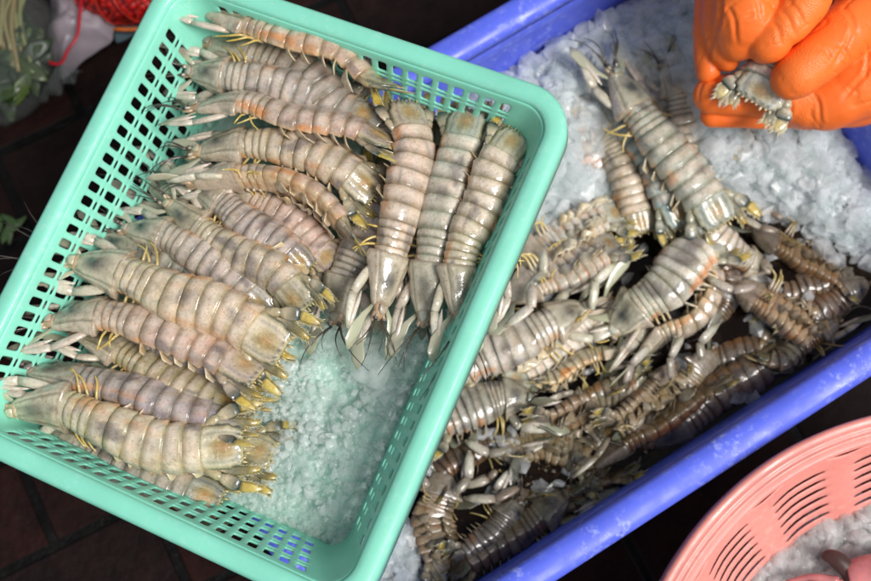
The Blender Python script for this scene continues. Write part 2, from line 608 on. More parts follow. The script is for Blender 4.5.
            for j in range(5):   # teeth
                b0 = pc.lerp(pd, .25 + .14 * j)
                tip = b0 + (pb - b0).normalized() * .16 * HW
                mb.sweep([b0, tip], [.03 * HW, .006 * HW], [.03 * HW, .006 * HW], upv(.1), cream, 5)
            mb.build('raptorial_claw', SHELL, root)
    # ---- walking legs
    sides = {'both': (-1, 1), 'l': (-1,), 'r': (1,), None: ()}[legs]
    for sd in sides:
        for j in range(3):
            mb = MB(O)
            s = .29 + .035 * j
            reach = rnd.uniform(.55, 1.0) * (1.25 if belly else 1)
            sw = rnd.uniform(-.07, .05)
            vd = -1 if not belly else rnd.uniform(-1.2, -.7)
            lc = mix(yel, (.66, .56, .3), rnd.random() * .4)
            p = [pt(s, sd * .5, -.3), pt(s + sw * .3, sd * (.75 + .25 * reach), -.28 + .1 * reach), pt(s + sw, sd * (.85 + .55 * reach), vd * .35), pt(s + sw * 1.9, sd * (.8 + .85 * reach), vd * .5)]
            if belly:
                p = [pt(s, sd * .4, -.3), pt(s + sw * .3, sd * .75, -.75), pt(s + sw, sd * (.5 + .3 * reach), -.95), pt(s + sw * 2, sd * (.3 + .55 * reach), -.95 - .2 * rnd.random())]
            q = catmull(p, 4)
            ww = [lerp(.075, .03, k / (len(q) - 1)) * HW for k in range(len(q))]
            mb.sweep(q, ww, ww, up, [mix(cream, lc, k / 4) for k in range(len(q))], 6)
            mb.build('walking_leg', SHELL, root)
    # ---- swimmerets
    if belly or abs(roll) > 7:
        for sd in (-1, 1):
            for j in range(5):
                mb = MB(O)
                s = .46 + .075 * j + rnd.uniform(-.008, .008)
                c0 = mix(mix((.70, .64, .50), (.66, .48, .26), rnd.random() ** (2.5 if pal == 'pale' else 1)), base, .2)
                c0 = tuple(x * min(1, dim) for x in c0)
                sw = rnd.uniform(.0, .05)
                sw += .02
                if not belly and abs(roll) < 60:
                    o2 = rnd.uniform(.92, 1.22)
                    p = [pt(s, sd * .5, -.25), pt(s + sw * .5, sd * .8 * o2, -.34), pt(s + sw, sd * .98 * o2, -.46), pt(s + sw * 1.5, sd * 1.0 * o2, -.6)]
                else: p = [pt(s, sd * .38, -.3), pt(s + sw * .8, sd * .52, -.48), pt(s + sw * 1.7, sd * .56, -.54), pt(s + sw * 2.6, sd * .48, -.54)]
                mb.sweep(p, [.14 * HW, .30 * HW, .33 * HW, .10 * HW], [.07 * HW, .05 * HW, .04 * HW, .02 * HW], fr(s)[1], [c0, c0, mix(c0, yel, .25), mix(c0, cream, .5)], 8)
                mb.build('swimmeret', SHELL, root)
    # ---- telson
    mb = MB(O)
    ocol = mix((.42, .30, .10), back, rnd.random() * .6)
    ocol = tuple(x * min(1, dim) for x in ocol)
    rows_, cols_ = [], []
    K = 12
    for i in range(K + 1):
        t = i / K
        s = .835 + .155 * fan * t
        w = table(t, [0, .15, .6, .9, 1], [.82, .88, .90, .76, .60])
        h = table(t, [0, .3, .9, 1], [.46, .34, .14, .06])
        P, T, B, D = fr(s)
        r, c = [], []
        for a in angs:
            ca, sa = math.cos(a), math.sin(a)
            z = (abs(sa) ** .8) * (h if sa > 0 else -.4 * h)
            if sa > 0: z += .10 * math.exp(-(ca / .10) ** 2) * sm(1, .6, t) + .05 * math.exp(-((abs(ca) - .5) / .08) ** 2)
            zig = 1 + .07 * math.sin(t * 22) * sm(.4, .8, t) * sm(.75, 1, abs(ca))
            r.append(P + B * (ca * w * HW * zig) + D * (z * HW))
            q = math.hypot((t - .55) / .42, ca / .62)
            ang = math.atan2(ca, t - .2)
            cc = mix(ocol, mix(base, back, .6), sm(.45, 1.1, q))
            cc = mix(cc, (.30, .22, .08), .45 * (.5 + .5 * math.sin(ang * 15 + so.x)) * sm(1.2, .3, q))
            cc = mix(cc, (.50, .24, .08), .5 * sm(.55, .1, q))
            cc = mix(cc, teal, .85 * math.exp(-((abs(ca) - .6) / .05) ** 2) * sm(.05, .25, t) * sm(.98, .8, t))
            cc = mix(cc, (.48, .42, .22), .7 * sm(.78, .88, abs(ca)))
            cc = mix(cc, teal, .8 * math.exp(-((abs(ca) - .97) / .05) ** 2) * sm(.1, .3, t))
            cc = mix(cc, teal, .9 * sm(.82, .90, t) * sm(1.0, .95, t) * (.5 + .5 * math.sin(ca * 26)))
            cc = mix(cc, (.55, .44, .14), .6 * sm(.95, 1, t))
            c.append(tuple(x * mul for x in cc))
        rows_.append(r); cols_.append(c)
    mb.rings(rows_, cols_)
    for l, t0, le in ((-.86, .55, .02), (.86, .55, .02), (-.68, .93, .028), (.68, .93, .028), (-.3, 1.0, .03), (.3, 1.0, .03), (-.1, 1, .012), (.1, 1, .012), (-.5, .98, .014), (.5, .98, .014)):
        s = .835 + .155 * fan * t0
        mb.sweep([pt(s - .006, l * .86, .02), pt(s + le * .6, l * .9, .01), pt(s + le, l * .93, 0)], [.07 * HW, .05 * HW, .008 * HW], [.05 * HW, .03 * HW, .008 * HW], upv(s),
                 [teal, mix(yel, cream, .4), yel], 6)
    mb.build('telson', SHELL, root)
    # ---- uropods
    for sd in (-1, 1):
        mb = MB(O)
        k = spread * rnd.uniform(.9, 1.1)
        p0 = pt(.835, sd * .74, -.05); p1 = pt(.885, sd * (.86 + .20 * k), -.08)
        p2 = pt(.95, sd * (.88 + .46 * k), -.10); p3 = pt(.985, sd * (.88 + .58 * k), -.12); p4 = pt(1.06, sd * (.82 + .70 * k), -.14)
        u = upv(.92)
        oc = mix(ocol, back, .4)
        mb.sweep([p0, p1, p1.lerp(p2, .3)], [.2 * HW, .2 * HW, .12 * HW], [.13 * HW, .12 * HW, .07 * HW], u, [mix(oc, cream, .3), oc, mix(oc, teal, .4)], 8)
        mb.sweep([p1, p1.lerp(p2, .5), p2, p2.lerp(p3, .6)], [.11 * HW, .25 * HW, .30 * HW, .22 * HW], [.08 * HW, .07 * HW, .06 * HW, .05 * HW], u,
                 [oc, mix(oc, cream, .35), mix(oc, teal, .6), teal], 10)
        mb.sweep([p2.lerp(p3, .5), p3, p3.lerp(p4, .5), p4], [.17 * HW, .21 * HW, .17 * HW, .03 * HW], [.04 * HW, .04 * HW, .03 * HW, .015 * HW], u,
                 [teal, mix(yel, teal, .1), mix(yel, (.75, .62, .15), .4), mix(yel, cream, .5)], 10)
        e0, e1, e2 = pt(.86, sd * .72, -.12), pt(.95, sd * (.66 + .24 * k), -.14), pt(1.05, sd * (.50 + .34 * k), -.16)
        mb.sweep([e0, e0.lerp(e1, .5), e1, e1.lerp(e2, .55), e2], [.07 * HW, .14 * HW, .19 * HW, .17 * HW, .04 * HW], [.04 * HW] * 5, u,
                 [oc, mix(oc, cream, .4), mix(oc, teal, .6), mix(teal, yel, .35), yel], 9)
        # fringe of bristles
        for (a, b, w, nn) in ((p2, p4, .20, 13), (e1, e2, .18, 9)):
            d = (b - a).normalized(); sidev = d.cross(u).normalized()
            for j in range(nn):
                f = (j + .5) / nn
                for s2 in (-1, 1):
                    q = a.lerp(b, f) + sidev * (s2 * w * HW * .85 * (1 - .6 * f * f))
                    e = q + (sidev * s2 * .5 + d * .9).normalized() * HW * rnd.uniform(.14, .32)
                    mb.sweep([q, e], [.035 * HW, .006 * HW], [.012 * HW, .004 * HW], u, [yel, mix(cream, (.75, .7, .5), .5)], 4)
        mb.build('uropod', SHELL, root)
    return root


def bsh(label, pp, h, **kw):
    """a shrimp in the green basket: pixels of its centre-line, heights above the base"""
    if not isinstance(h, (list, tuple)): h = [h] * len(pp)
    if pp[0][0] < 200 and pp[-1][0] > pp[0][0] + 60:      # heads end just inside the left wall
        pp = [(pp[0][0] + 7, pp[0][1] + 2)] + list(pp[1:])
    return shrimp(label, 'mantis shrimps heaped in the green basket', [bat(x, y, q) for (x, y), q in zip(pp, h)], az, **kw)


# the blue tub's outer rim at height 0
pA, pB = at(557, 581, 0), at(871, 377, 0)
dU = (pB - pA).normalized()
nV = V((dU.y, -dU.x, 0))                 # towards the camera side (near rim)
if (at(432, 43, 0) - pA).dot(nV) > 0: nV = -nV
tw = (pA - at(432, 43, 0)).dot(nV)
u0 = (at(276, 566, 0) - pA).dot(dU)
u1 = (at(895, 88, 0) - pA).dot(dU)
TL, TW = u1 - u0, tw
TC = pA + dU * ((u0 + u1) / 2) - nV * (tw / 2)


def tsh(label, pp, z, **kw):
    if not isinstance(z, (list, tuple)): z = [z] * len(pp)
    P = []
    for (x, y), q in zip(pp, z):
        p = at(x, y, q)
        d = p - TC
        v = d.dot(nV)
        lim = TW / 2 - .025 - .026
        if v > lim: p = p - nV * (v - lim)       # clear of the near wall
        P.append(p)
    return shrimp(label, 'mantis shrimps lying in the blue tub', P, V((0, 0, 1)), **kw)


# ---- in the basket, the lowest first
bsh('mantis shrimp under the topmost one, its cream claws showing in the basket corner', [(188, 38), (225, 48), (262, 62), (300, 82), (335, 100)], .026, wpx=44, pal='grey', roll=-20)
bsh('grey mantis shrimp with curled cream tail, lying under the topmost one', [(205, 44), (262, 60), (308, 80), (340, 108), (366, 114), (384, 98)], [.036, .04, .042, .044, .047, .052], wpx=48, pal='grey', claws='out', fan=.7)
bsh('uppermost mantis shrimp in the basket corner, dark tail fan against the top wall', [(196, 10), (245, 20), (292, 40), (340, 56), (372, 80), (402, 88)], [.052, .058, .06, .06, .056, .052], wpx=48, pal='pink', roll=-52, legs='both')
bsh('short grey mantis shrimp third down the left wall, dark whiskers through the holes', [(182, 70), (232, 74), (268, 82), (306, 98), (345, 116)], [.045, .05, .05, .046, .04], wpx=42, pal='grey', whisk=1.4, roll=10)
bsh('dark mantis shrimp hidden below, only its head and paddles seen by the left wall holes', [(140, 178), (180, 196), (225, 218), (262, 240), (300, 262)], .02, wpx=42, pal='olive', whisk=1.2)
bsh('brownish mantis shrimp tucked beneath the purple-grey one in the middle of the heap', [(222, 178), (258, 200), (288, 222), (318, 246), (340, 268)], .030, wpx=42, pal='pink', fan=.8)
bsh('purple-grey mantis shrimp running down to the right in the middle of the heap', [(188, 182), (222, 204), (252, 224), (280, 246), (308, 272)], [.036, .041, .042, .042, .036], wpx=42, pal='purple', whisk=.6)
bsh('orange-bellied mantis shrimp turned on its side, fourth from the top', [(186, 108), (243, 108), (298, 116), (345, 128), (395, 145)], [.056, .062, .063, .06, .055], wpx=42, pal='pink', roll=-38, legs='r')
bsh('mantis shrimp with dark grey stomach patch and olive tail, fifth from the top', [(188, 152), (245, 146), (298, 148), (338, 166), (378, 196)], [.052, .056, .056, .053, .046], wpx=46, pal='beige', roll=-24)
bsh('pinkish belly-up mantis shrimp with yellow legs, sixth from the top', [(184, 184), (235, 175), (280, 180), (322, 204), (358, 250)], [.053, .057, .056, .053, .044], wpx=44, pal='pink', roll=-105, legs='both', claws='tuck')
bsh('mantis shrimp with narrow olive head and cream body ending at the dark gap', [(160, 200), (200, 226), (238, 252), (275, 274), (305, 312)], [.037, .042, .046, .05, .044], wpx=43, pal='cream', whisk=.8, roll=22)
bsh('faint mantis shrimp under the big pale one, grey body just showing', [(84, 236), (140, 254), (190, 270), (235, 292), (262, 322)], .034, wpx=42, pal='green')
bsh('blue-grey mantis shrimp lying behind the big pale one with its tail hidden', [(118, 228), (165, 240), (205, 258), (240, 284), (268, 318)], [.038, .044, .046, .044, .036], wpx=42, pal='grey', whisk=1.1)
bsh('big pale mantis shrimp on top with two long whiskers crossing the left rim', [(64, 260), (122, 276), (172, 294), (228, 314), (286, 352)], [.056, .062, .063, .061, .055], wpx=54, pal='cream', whisk=1.9, roll=-4, spread=1.1)
bsh('purplish mantis shrimp wedged below the olive-headed one, only its back visible', [(112, 326), (155, 342), (195, 364), (225, 382), (250, 398)], .033, wpx=40, pal='purple')
bsh('greenish mantis shrimp lying under the olive-headed one with yellow legs', [(70, 332), (115, 346), (160, 370), (205, 392), (246, 408)], .038, wpx=42, pal='olive', roll=-32, legs='both')
bsh('olive-headed mantis shrimp with pink body just below the big pale one', [(40, 322), (98, 318), (150, 326), (202, 346), (262, 376)], [.05, .055, .056, .054, .05], wpx=48, pal='pink', roll=-26, spread=1.1)
bsh('mantis shrimp hidden under the lowest pair, only its yellow-tipped tail on the ice', [(110, 396), (160, 410), (205, 428), (240, 444), (274, 456)], .024, wpx=46, pal='olive', spread=1.2, claws=None, whisk=0)
bsh('mantis shrimp with glassy head and pinkish back beside the lowest pale one', [(18, 370), (70, 374), (125, 386), (182, 402), (252, 418)], [.042, .046, .047, .045, .042], wpx=46, pal='purple', roll=-42, legs='both', spread=1.15)
bsh('grey-green mantis shrimp lying lowest against the near wall of the basket', [(22, 434), (70, 448), (118, 464), (168, 482), (222, 504)], [.028, .03, .03, .03, .026], wpx=46, pal='green', spread=1.1)
bsh('pale mantis shrimp lowest on top, its head touching the left end of the near rim', [(2, 408), (62, 412), (112, 430), (168, 446), (246, 446)], [.05, .055, .056, .054, .05], wpx=52, pal='cream', roll=16, spread=1.2, whisk=.3)
# the row with heads down
bsh('mantis shrimp under the row, its broad glassy head left of the upright ones', [(338, 322), (345, 282), (368, 238), (384, 200), (396, 160)], .03, wpx=52, pal='grey', roll=-10)
bsh('mantis shrimp wedged under the upright row, grey-brown tail poking out at the top', [(404, 300), (415, 240), (425, 190), (432, 150), (436, 118)], .024, wpx=42, pal='dark', dim=2.0, whisk=0)
bsh('dark grey mantis shrimp squeezed between the row and the right wall', [(482, 298), (492, 262), (506, 222), (518, 190), (528, 160)], [.03, .034, .036, .036, .034], wpx=40, pal='grey')
bsh('leftmost upright mantis shrimp of the row, pale back, head down on the ice', [(378, 314), (387, 252), (402, 196), (412, 150), (404, 100)], [.048, .053, .055, .053, .048], wpx=49, pal='beige', roll=34, legs='l', spread=.7, whisk=.8)
bsh('middle upright mantis shrimp of the row with orange-spotted tail at the top wall', [(424, 322), (432, 254), (446, 196), (460, 150), (470, 108)], [.042, .047, .048, .047, .044], wpx=49, pal='pale', spread=.7, whisk=1.0)
bsh('yellowish mantis shrimp at the right end of the upright row, near the right wall', [(459, 322), (466, 254), (482, 204), (500, 168), (520, 132)], [.052, .056, .057, .056, .05], wpx=45, pal='cream', roll=16, spread=.8, whisk=1.4, legs='r')

# ---- in the tub: dim, brown and dark paint near-side shade into the shells
G = at(640, 300, -.08)
tsh('largest grey mantis shrimp stretched on the ice in the tub, head up', [(612, 72), (640, 108), (668, 150), (694, 188), (724, 226)], [-.032, -.026, -.026, -.03, -.036], wpx=50, pal='green', roll=-8, legs='both', whisk=.8)
tsh('blue-tinged mantis shrimp lying along the left flank of the largest grey one', [(596, 88), (628, 128), (652, 162), (668, 192), (684, 228)], [-.05, -.046, -.046, -.048, -.05], wpx=36, pal='blue', whisk=.5)
tsh('tan mantis shrimp half sunk in ice left of the blue-tinged one', [(590, 118), (612, 150), (626, 176), (634, 200), (644, 234)], [-.06, -.056, -.056, -.058, -.06], wpx=36, pal='beige', whisk=.4)
tsh('greenish mantis shrimp standing behind the largest one, head at the ice edge', [(664, 66), (674, 92), (680, 125), (690, 160), (706, 190)], [-.044, -.046, -.052, -.062, -.07], wpx=36, pal='green', whisk=.8)
tsh('pinkish mantis shrimp peeking out of the ice right of the basket corner', [(578, 84), (580, 112), (588, 145), (600, 175), (610, 205)], [-.055, -.056, -.062, -.072, -.08], wpx=40, pal='pink', whisk=.9)
tsh('mantis shrimp on its back with yellow legs on the slush beside the basket edge', [(520, 268), (545, 245), (572, 228), (598, 217), (625, 212)], -.06, wpx=40, pal='pale', roll=170, belly=True, claws='wide')
tsh('whitish belly-up mantis shrimp with long white claws and blue-edged tail', [(506, 300), (530, 285), (560, 268), (590, 252), (618, 240)], -.048, wpx=50, pal='pale', roll=158, belly=True, claws='wide')
tsh('pale green mantis shrimp whose back comes out from under the basket rim', [(588, 308), (552, 324), (516, 342), (478, 358), (440, 378)], [-.058, -.052, -.052, -.056, -.06], wpx=50, pal='pale', claws='out')
tsh('mantis shrimp with folded white claws upturned beside the smoky carapace', [(612, 300), (588, 322), (562, 346), (536, 366), (506, 384)], -.064, wpx=46, pal='pale', roll=150, belly=True, claws='wide')
tsh('curled mantis shrimp with pale rounded back in the middle of the tub', [(612, 334), (636, 312), (664, 284), (690, 258), (716, 240)], [-.06, -.052, -.044, -.046, -.056], wpx=54, pal='pale', roll=-12, legs=None, claws='tuck', whisk=.4)
tsh('mantis shrimp bent in an arc, showing its cream underside below the curled one', [(632, 366), (660, 336), (692, 318), (710, 285), (706, 250)], [-.06, -.058, -.056, -.058, -.06], wpx=40, pal='cream', roll=75, belly=True, legs='both', claws='tuck')
tsh('mantis shrimp on its side with a comb of yellow legs, arched over the dark gap', [(628, 352), (606, 352), (580, 362), (556, 382), (530, 382)], -.064, wpx=34, pal='olive', roll=70, belly=True, claws='tuck')
tsh('mantis shrimp with pinkish folded claw beside the basket, ringed back glossy', [(532, 400), (505, 398), (480, 402), (455, 410), (425, 425)], -.066, wpx=50, pal='pale', roll=20, claws='out', whisk=.3, dim=.68)
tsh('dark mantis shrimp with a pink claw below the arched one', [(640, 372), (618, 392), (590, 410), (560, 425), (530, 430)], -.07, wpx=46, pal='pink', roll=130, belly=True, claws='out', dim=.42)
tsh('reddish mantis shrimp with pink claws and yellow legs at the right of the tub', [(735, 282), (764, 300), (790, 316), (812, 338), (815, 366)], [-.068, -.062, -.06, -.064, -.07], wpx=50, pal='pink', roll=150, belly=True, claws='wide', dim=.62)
tsh('brown ringed mantis shrimp along the near wall of the tub', [(652, 456), (692, 430), (726, 410), (760, 388), (798, 364)], -.074, wpx=42, pal='brown', roll=20, dim=1.15, legs='both')
tsh('dark mantis shrimp with yellow legs bristling beside the near wall', [(588, 470), (622, 442), (656, 418), (686, 396), (716, 376)], -.07, wpx=44, pal='brown', roll=120, belly=True, dim=1.0)
tsh('brown mantis shrimp with open claws near the lower corner of the tub', [(488, 486), (522, 486), (558, 492), (596, 490), (635, 478)], -.082, wpx=48, pal='brown', roll=150, belly=True, claws='out')
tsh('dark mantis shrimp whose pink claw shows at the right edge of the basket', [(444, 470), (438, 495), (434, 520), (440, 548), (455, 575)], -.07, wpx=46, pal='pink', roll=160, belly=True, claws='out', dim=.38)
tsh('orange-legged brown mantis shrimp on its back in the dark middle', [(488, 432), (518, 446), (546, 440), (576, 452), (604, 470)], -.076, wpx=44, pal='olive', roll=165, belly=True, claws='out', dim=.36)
tsh('shade-darkened mantis shrimp deep in the dark gap under the arched one', [(470, 440), (520, 420), (560, 404), (600, 396), (640, 402)], -.088, wpx=44, pal='dark', dim=1.6)
tsh('dark mantis shrimp with tail toward the lower frame edge beside the blue rim', [(580, 510), (548, 526), (516, 542), (484, 560), (452, 582)], -.072, wpx=46, pal='brown', roll=30)
tsh('leaf-shaped glassy mantis shrimp tail and back sliding under the ice', [(768, 270), (748, 262), (726, 244), (706, 226), (690, 206)], [-.08, -.07, -.058, -.054, -.05], wpx=36, pal='pale', claws='tuck', whisk=0, legs=None)
tsh('brown mantis shrimp half under the ice with two long yellow legs', [(750, 226), (776, 240), (800, 252), (826, 268), (850, 280)], [-.07, -.07, -.074, -.08, -.085], wpx=44, pal='brown', roll=140, belly=True, claws='tuck', dim=1.2)
tsh('dim mantis shrimp in the slush at the right end of the near wall', [(872, 284), (848, 296), (824, 310), (800, 326), (774, 344)], -.08, wpx=42, pal='brown', roll=-20, dim=1.1)
tsh('murky mantis shrimp below the reddish one, ringed back turned to the near wall', [(676, 350), (704, 358), (732, 360), (760, 352), (790, 336)], -.084, wpx=44, pal='brown', roll=10, dim=.9)
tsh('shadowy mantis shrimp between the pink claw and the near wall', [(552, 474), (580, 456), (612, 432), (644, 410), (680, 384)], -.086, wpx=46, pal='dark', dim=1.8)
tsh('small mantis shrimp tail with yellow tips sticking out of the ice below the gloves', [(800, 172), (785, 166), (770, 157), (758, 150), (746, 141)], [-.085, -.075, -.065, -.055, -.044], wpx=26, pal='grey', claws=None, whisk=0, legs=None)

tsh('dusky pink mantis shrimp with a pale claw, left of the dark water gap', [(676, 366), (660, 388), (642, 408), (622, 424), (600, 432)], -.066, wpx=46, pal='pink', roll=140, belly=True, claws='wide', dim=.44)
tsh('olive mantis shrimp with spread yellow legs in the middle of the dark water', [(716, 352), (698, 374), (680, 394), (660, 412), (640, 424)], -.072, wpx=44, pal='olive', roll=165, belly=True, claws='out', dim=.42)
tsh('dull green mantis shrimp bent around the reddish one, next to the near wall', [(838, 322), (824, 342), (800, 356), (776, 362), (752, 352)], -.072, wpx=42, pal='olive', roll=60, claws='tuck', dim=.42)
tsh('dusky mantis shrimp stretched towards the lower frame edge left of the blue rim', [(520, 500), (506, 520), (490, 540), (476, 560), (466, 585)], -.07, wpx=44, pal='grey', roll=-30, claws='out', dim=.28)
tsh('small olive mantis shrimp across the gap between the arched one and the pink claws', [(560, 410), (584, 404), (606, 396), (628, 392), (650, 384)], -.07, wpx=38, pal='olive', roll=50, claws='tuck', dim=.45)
tsh('brown mantis shrimp curled in the dark water beside the arc-shaped one', [(700, 330), (716, 316), (730, 296), (728, 272), (716, 256)], -.08, wpx=40, pal='brown', roll=60, claws='tuck')
tsh('brown mantis shrimp with pale belly turned up between two dark ones near the basket', [(474, 470), (498, 462), (520, 470), (544, 478), (572, 480)], -.084, wpx=40, pal='brown', roll=175, belly=True, claws='tuck')
tsh('smoky brown mantis shrimp under the pinkish clawed one, beside the basket edge', [(520, 430), (494, 440), (468, 452), (444, 466), (424, 486)], -.082, wpx=44, pal='brown', roll=40, dim=.9)
tsh('reddish brown mantis shrimp at the end of the melted ice, below the last white ice', [(856, 262), (834, 274), (812, 284), (788, 288), (764, 284)], -.084, wpx=42, pal='brown', roll=20, dim=1.1)

# ------------------------------------------------------------------ rounded rectangular vessels
def rrect(hx, hy, r, fx, fy, nc=6):
    """points round a rounded rectangle; fx/fy: fractions along the straight sides"""
    P = []
    def side(a, b, fr_):
        for f in fr_: P.append((a[0] + (b[0] - a[0]) * f, a[1] + (b[1] - a[1]) * f))
    def arc(cx, cy, a0):
        for k in range(1, nc):
            a = a0 + math.pi / 2 * k / nc
            P.append((cx + r * math.cos(a), cy + r * math.sin(a)))
    side((-hx + r, -hy), (hx - r, -hy), fx); arc(hx - r, -hy + r, -math.pi / 2)
    side((hx, -hy + r), (hx, hy - r), fy); arc(hx - r, hy - r, 0)
    side((hx - r, hy), (-hx + r, hy), fx); arc(-hx + r, hy - r, math.pi / 2)
    side((-hx, hy - r), (-hx, -hy + r), fy); arc(-hx + r, -hy + r, math.pi)
    return P


def frac_holes(n, margin, rib):
    """fractions that bound n holes between ribs, and for each interval whether it is a hole"""
    w = (1 - 2 * margin) / n
    fs, fl = [0.0], []
    for i in range(n):
        a = margin + w * i + w * rib / 2; b = margin + w * (i + 1) - w * rib / 2
        fs += [a, a + (b - a) * .33, b - (b - a) * .33, b]; fl += [False, True, True, True]
    fs.append(1.0); fl.append(False)
    return fs, fl


def rim_loop(mb, hx, hy, r, profile, zc, fx, fy, nc=8):
    rings = []
    loops = [rrect(hx + o, hy + o, max(.002, r + o), fx, fy, nc) for o, z in profile]
    m = len(loops[0])
    for j in range(m + 1):
        j %= m
        rings.append([V((loops[k][j][0], loops[k][j][1], zc + profile[k][1])) for k in range(len(profile))])
    mb.rings(rings, [(1, 1, 1)] * (m + 1), False, False)


def modifiers(o, thick=None, offset=0, sub=0, bevel=None):
    if thick:
        m = o.modifiers.new('thick', 'SOLIDIFY'); m.thickness = thick; m.offset = offset
    if bevel:
        m = o.modifiers.new('bevel', 'BEVEL'); m.width = bevel; m.segments = 2
    if sub:
        m = o.modifiers.new('sub', 'SUBSURF'); m.levels = sub; m.render_levels = sub


# ---- green basket
BW, BL = .348182, .40
LIP = .0165
gb = empty('plastic_basket', BASE_C)
gb.rotation_euler = BM.to_euler()
tag(gb, 'mint green plastic basket with square holes, full of mantis shrimps and ice', 'basket')
ihx, ihy, ir = BW / 2 - LIP, BL / 2 - LIP, .022
bhx, bhy, br = ihx - .031, ihy - .023, .016
fx, flx = frac_holes(20, .02, .48)
fy, fly = frac_holes(25, .02, .48)
NC = 6
top = rrect(ihx, ihy, ir, fx, fy, NC)
bot = rrect(bhx, bhy, br, fx, fy, NC)
flags = []
for s_ in (flx, fly, flx, fly): flags += s_ + [False] * (NC)
assert len(flags) == len(top), (len(flags), len(top))
vs = [0, .05, .10]; vf = [False, False]
y0 = .10
for i in range(4):
    for (h_, hole) in ((.036, True), (.040, True), (.036, True), (.032, False), (.020, 'slit'), (.040, False)):
        y0 += h_; vs.append(y0); vf.append(hole)
vs += [.955, 1.0]; vf += [False, False]
mb = MB()
idx = []
for v_ in vs:
    row = []
    for a, b in zip(top, bot):
        k = v_ + .03 * math.sin(v_ * 3.1416)
        row.append(mb.vert((lerp(a[0], b[0], k), lerp(a[1], b[1], k), BH - .003 - (BH - .004) * v_)))
    idx.append(row)
m_ = len(top)
for i in range(len(vs) - 1):
    for j in range(m_):
        if vf[i] and flags[j]: continue
        j2 = (j + 1) % m_
        mb.f.append((idx[i][j], idx[i][j2], idx[i + 1][j2], idx[i + 1][j]))
w_ = mb.build('wall', GREEN, gb)
modifiers(w_, .0022, 0, 2)
# base: a grid of slots inside the rounded outline
mb = MB()
ng = 34
us = [-1 + 2 * i / ng for i in range(ng + 1)]
def base_pt(u, v):
    x, y = u * bhx, v * bhy
    cx_, cy_ = bhx - br, bhy - br
    dx, dy = abs(x) - cx_, abs(y) - cy_
    if dx > 0 and dy > 0:
        l = math.hypot(dx, dy)
        mxx = max(dx, dy)
        x = math.copysign(cx_ + dx / l * mxx, x); y = math.copysign(cy_ + dy / l * mxx, y)
    return V((x, y, .0012))
gi = [[mb.vert(base_pt(u, v)) for u in us] for v in us]
for i in range(ng):
    for j in range(ng):
        mb.f.append((gi[i][j], gi[i][j + 1], gi[i + 1][j + 1], gi[i + 1][j]))
o = mb.build('base', GREEN, gb)
modifiers(o, .002, 0, 1)
mb = MB()
prof = [(-.0008, -.008), (.0002, -.0015), (.0018, .0008), (.006, .0014), (.0125, .0010), (.0150, -.0006), (.0164, -.004), (.0166, -.0165), (.0148, -.0165), (.0144, -.004), (.0125, -.0022), (.003, -.0022), (.0012, -.008)]
rim_loop(mb, ihx, ihy, ir, prof, BH, [i / 30 for i in range(31)], [i / 34 for i in range(35)], 10)
mb.build('rim', GREEN, gb)

# ---- blue tub
TDEP = .20
print('tub', TL, TW, 'base z', BASE_C.z, [round((BM @ V((sx * bhx, sy * bhy, 0))).z, 3) for sx in (-1, 1) for sy in (-1, 1)])
tb = empty('plastic_tub', (TC.x, TC.y, -TDEP))
tb.rotation_euler = (0, 0, math.atan2(dU.y, dU.x))
tag(tb, 'deep blue plastic fish tub holding ice and dark wet mantis shrimps', 'tub')
thx, thy, trr = TL / 2 - .025, TW / 2 - .025, .03
sfx = [i / 24 for i in range(25)]; sfy = [i / 16 for i in range(17)]
mb = MB()
tprof = [(-.003, -.010), (-.0005, -.002), (.002, .0005), (.008, .002), (.0185, .0016), (.0225, -.0006), (.0246, -.004), (.025, -.020), (.0228, -.020), (.0222, -.005), (.017, -.002), (.004, -.003), (0, -.010)]
rim_loop(mb, thx, thy, trr, tprof, TDEP, sfx, sfy, 10)
mb.build('rim', BLUE, tb)
mb = MB()
lv = [(0, 0), (-.001, -.008), (-.0035, -.011), (-.004, -.024), (-.003, -.027), (-.006, -.06), (-.012, -.10), (-.024, -.17), (-.036, -.188), (-.05, -.196)]
ids = []
for o_, z_ in lv:
    ids.append([mb.vert((x, y, TDEP - .004 + z_)) for x, y in rrect(thx + o_, thy + o_, max(.004, trr + o_ * .3), sfx, sfy, 8)])
for a, b in zip(ids, ids[1:]):
    for j in range(len(a)):
        j2 = (j + 1) % len(a)
        mb.f.append((a[j], a[j2], b[j2], b[j]))
mb.f.append(tuple(ids[-1]))
w_ = mb.build('wall', BLUE, tb)
modifiers(w_, .003, -1, 1)


def tub_uv(p):
    q = p - TC
    return q.dot(dU), q.dot(nV)
def tub_pt(u, v, z): return V((TC.x, TC.y, z)) + dU * u + nV * v


# ------------------------------------------------------------------ ice
def hull(rnd, k=14):
    bm = bmesh.new()
    for i in range(k):
        p = V((rnd.gauss(0, 1), rnd.gauss(0, 1), rnd.gauss(0, 1))).normalized() * rnd.uniform(.75, 1)
        bm.verts.new(p)
    r = bmesh.ops.convex_hull(bm, input=bm.verts)
    junk = [g for g in r['geom_interior'] + r['geom_unused'] if isinstance(g, bmesh.types.BMVert)]
    bmesh.ops.delete(bm, geom=list(set(junk)), context='VERTS')
    bmesh.ops.bevel(bm, geom=list(bm.edges), offset=.10, segments=1, affect='EDGES', profile=.6, clamp_overlap=True)
    bm.verts.index_update()
    vs_ = [v.co.copy() for v in bm.verts]; fs_ = [[v.index for v in f.verts] for f in bm.faces]
    bm.free()
    return vs_, fs_
hr = random.Random(3)
HULLS = [hull(hr, k) for k in (10, 12, 14, 16, 18, 22, 26, 12, 14, 20)]


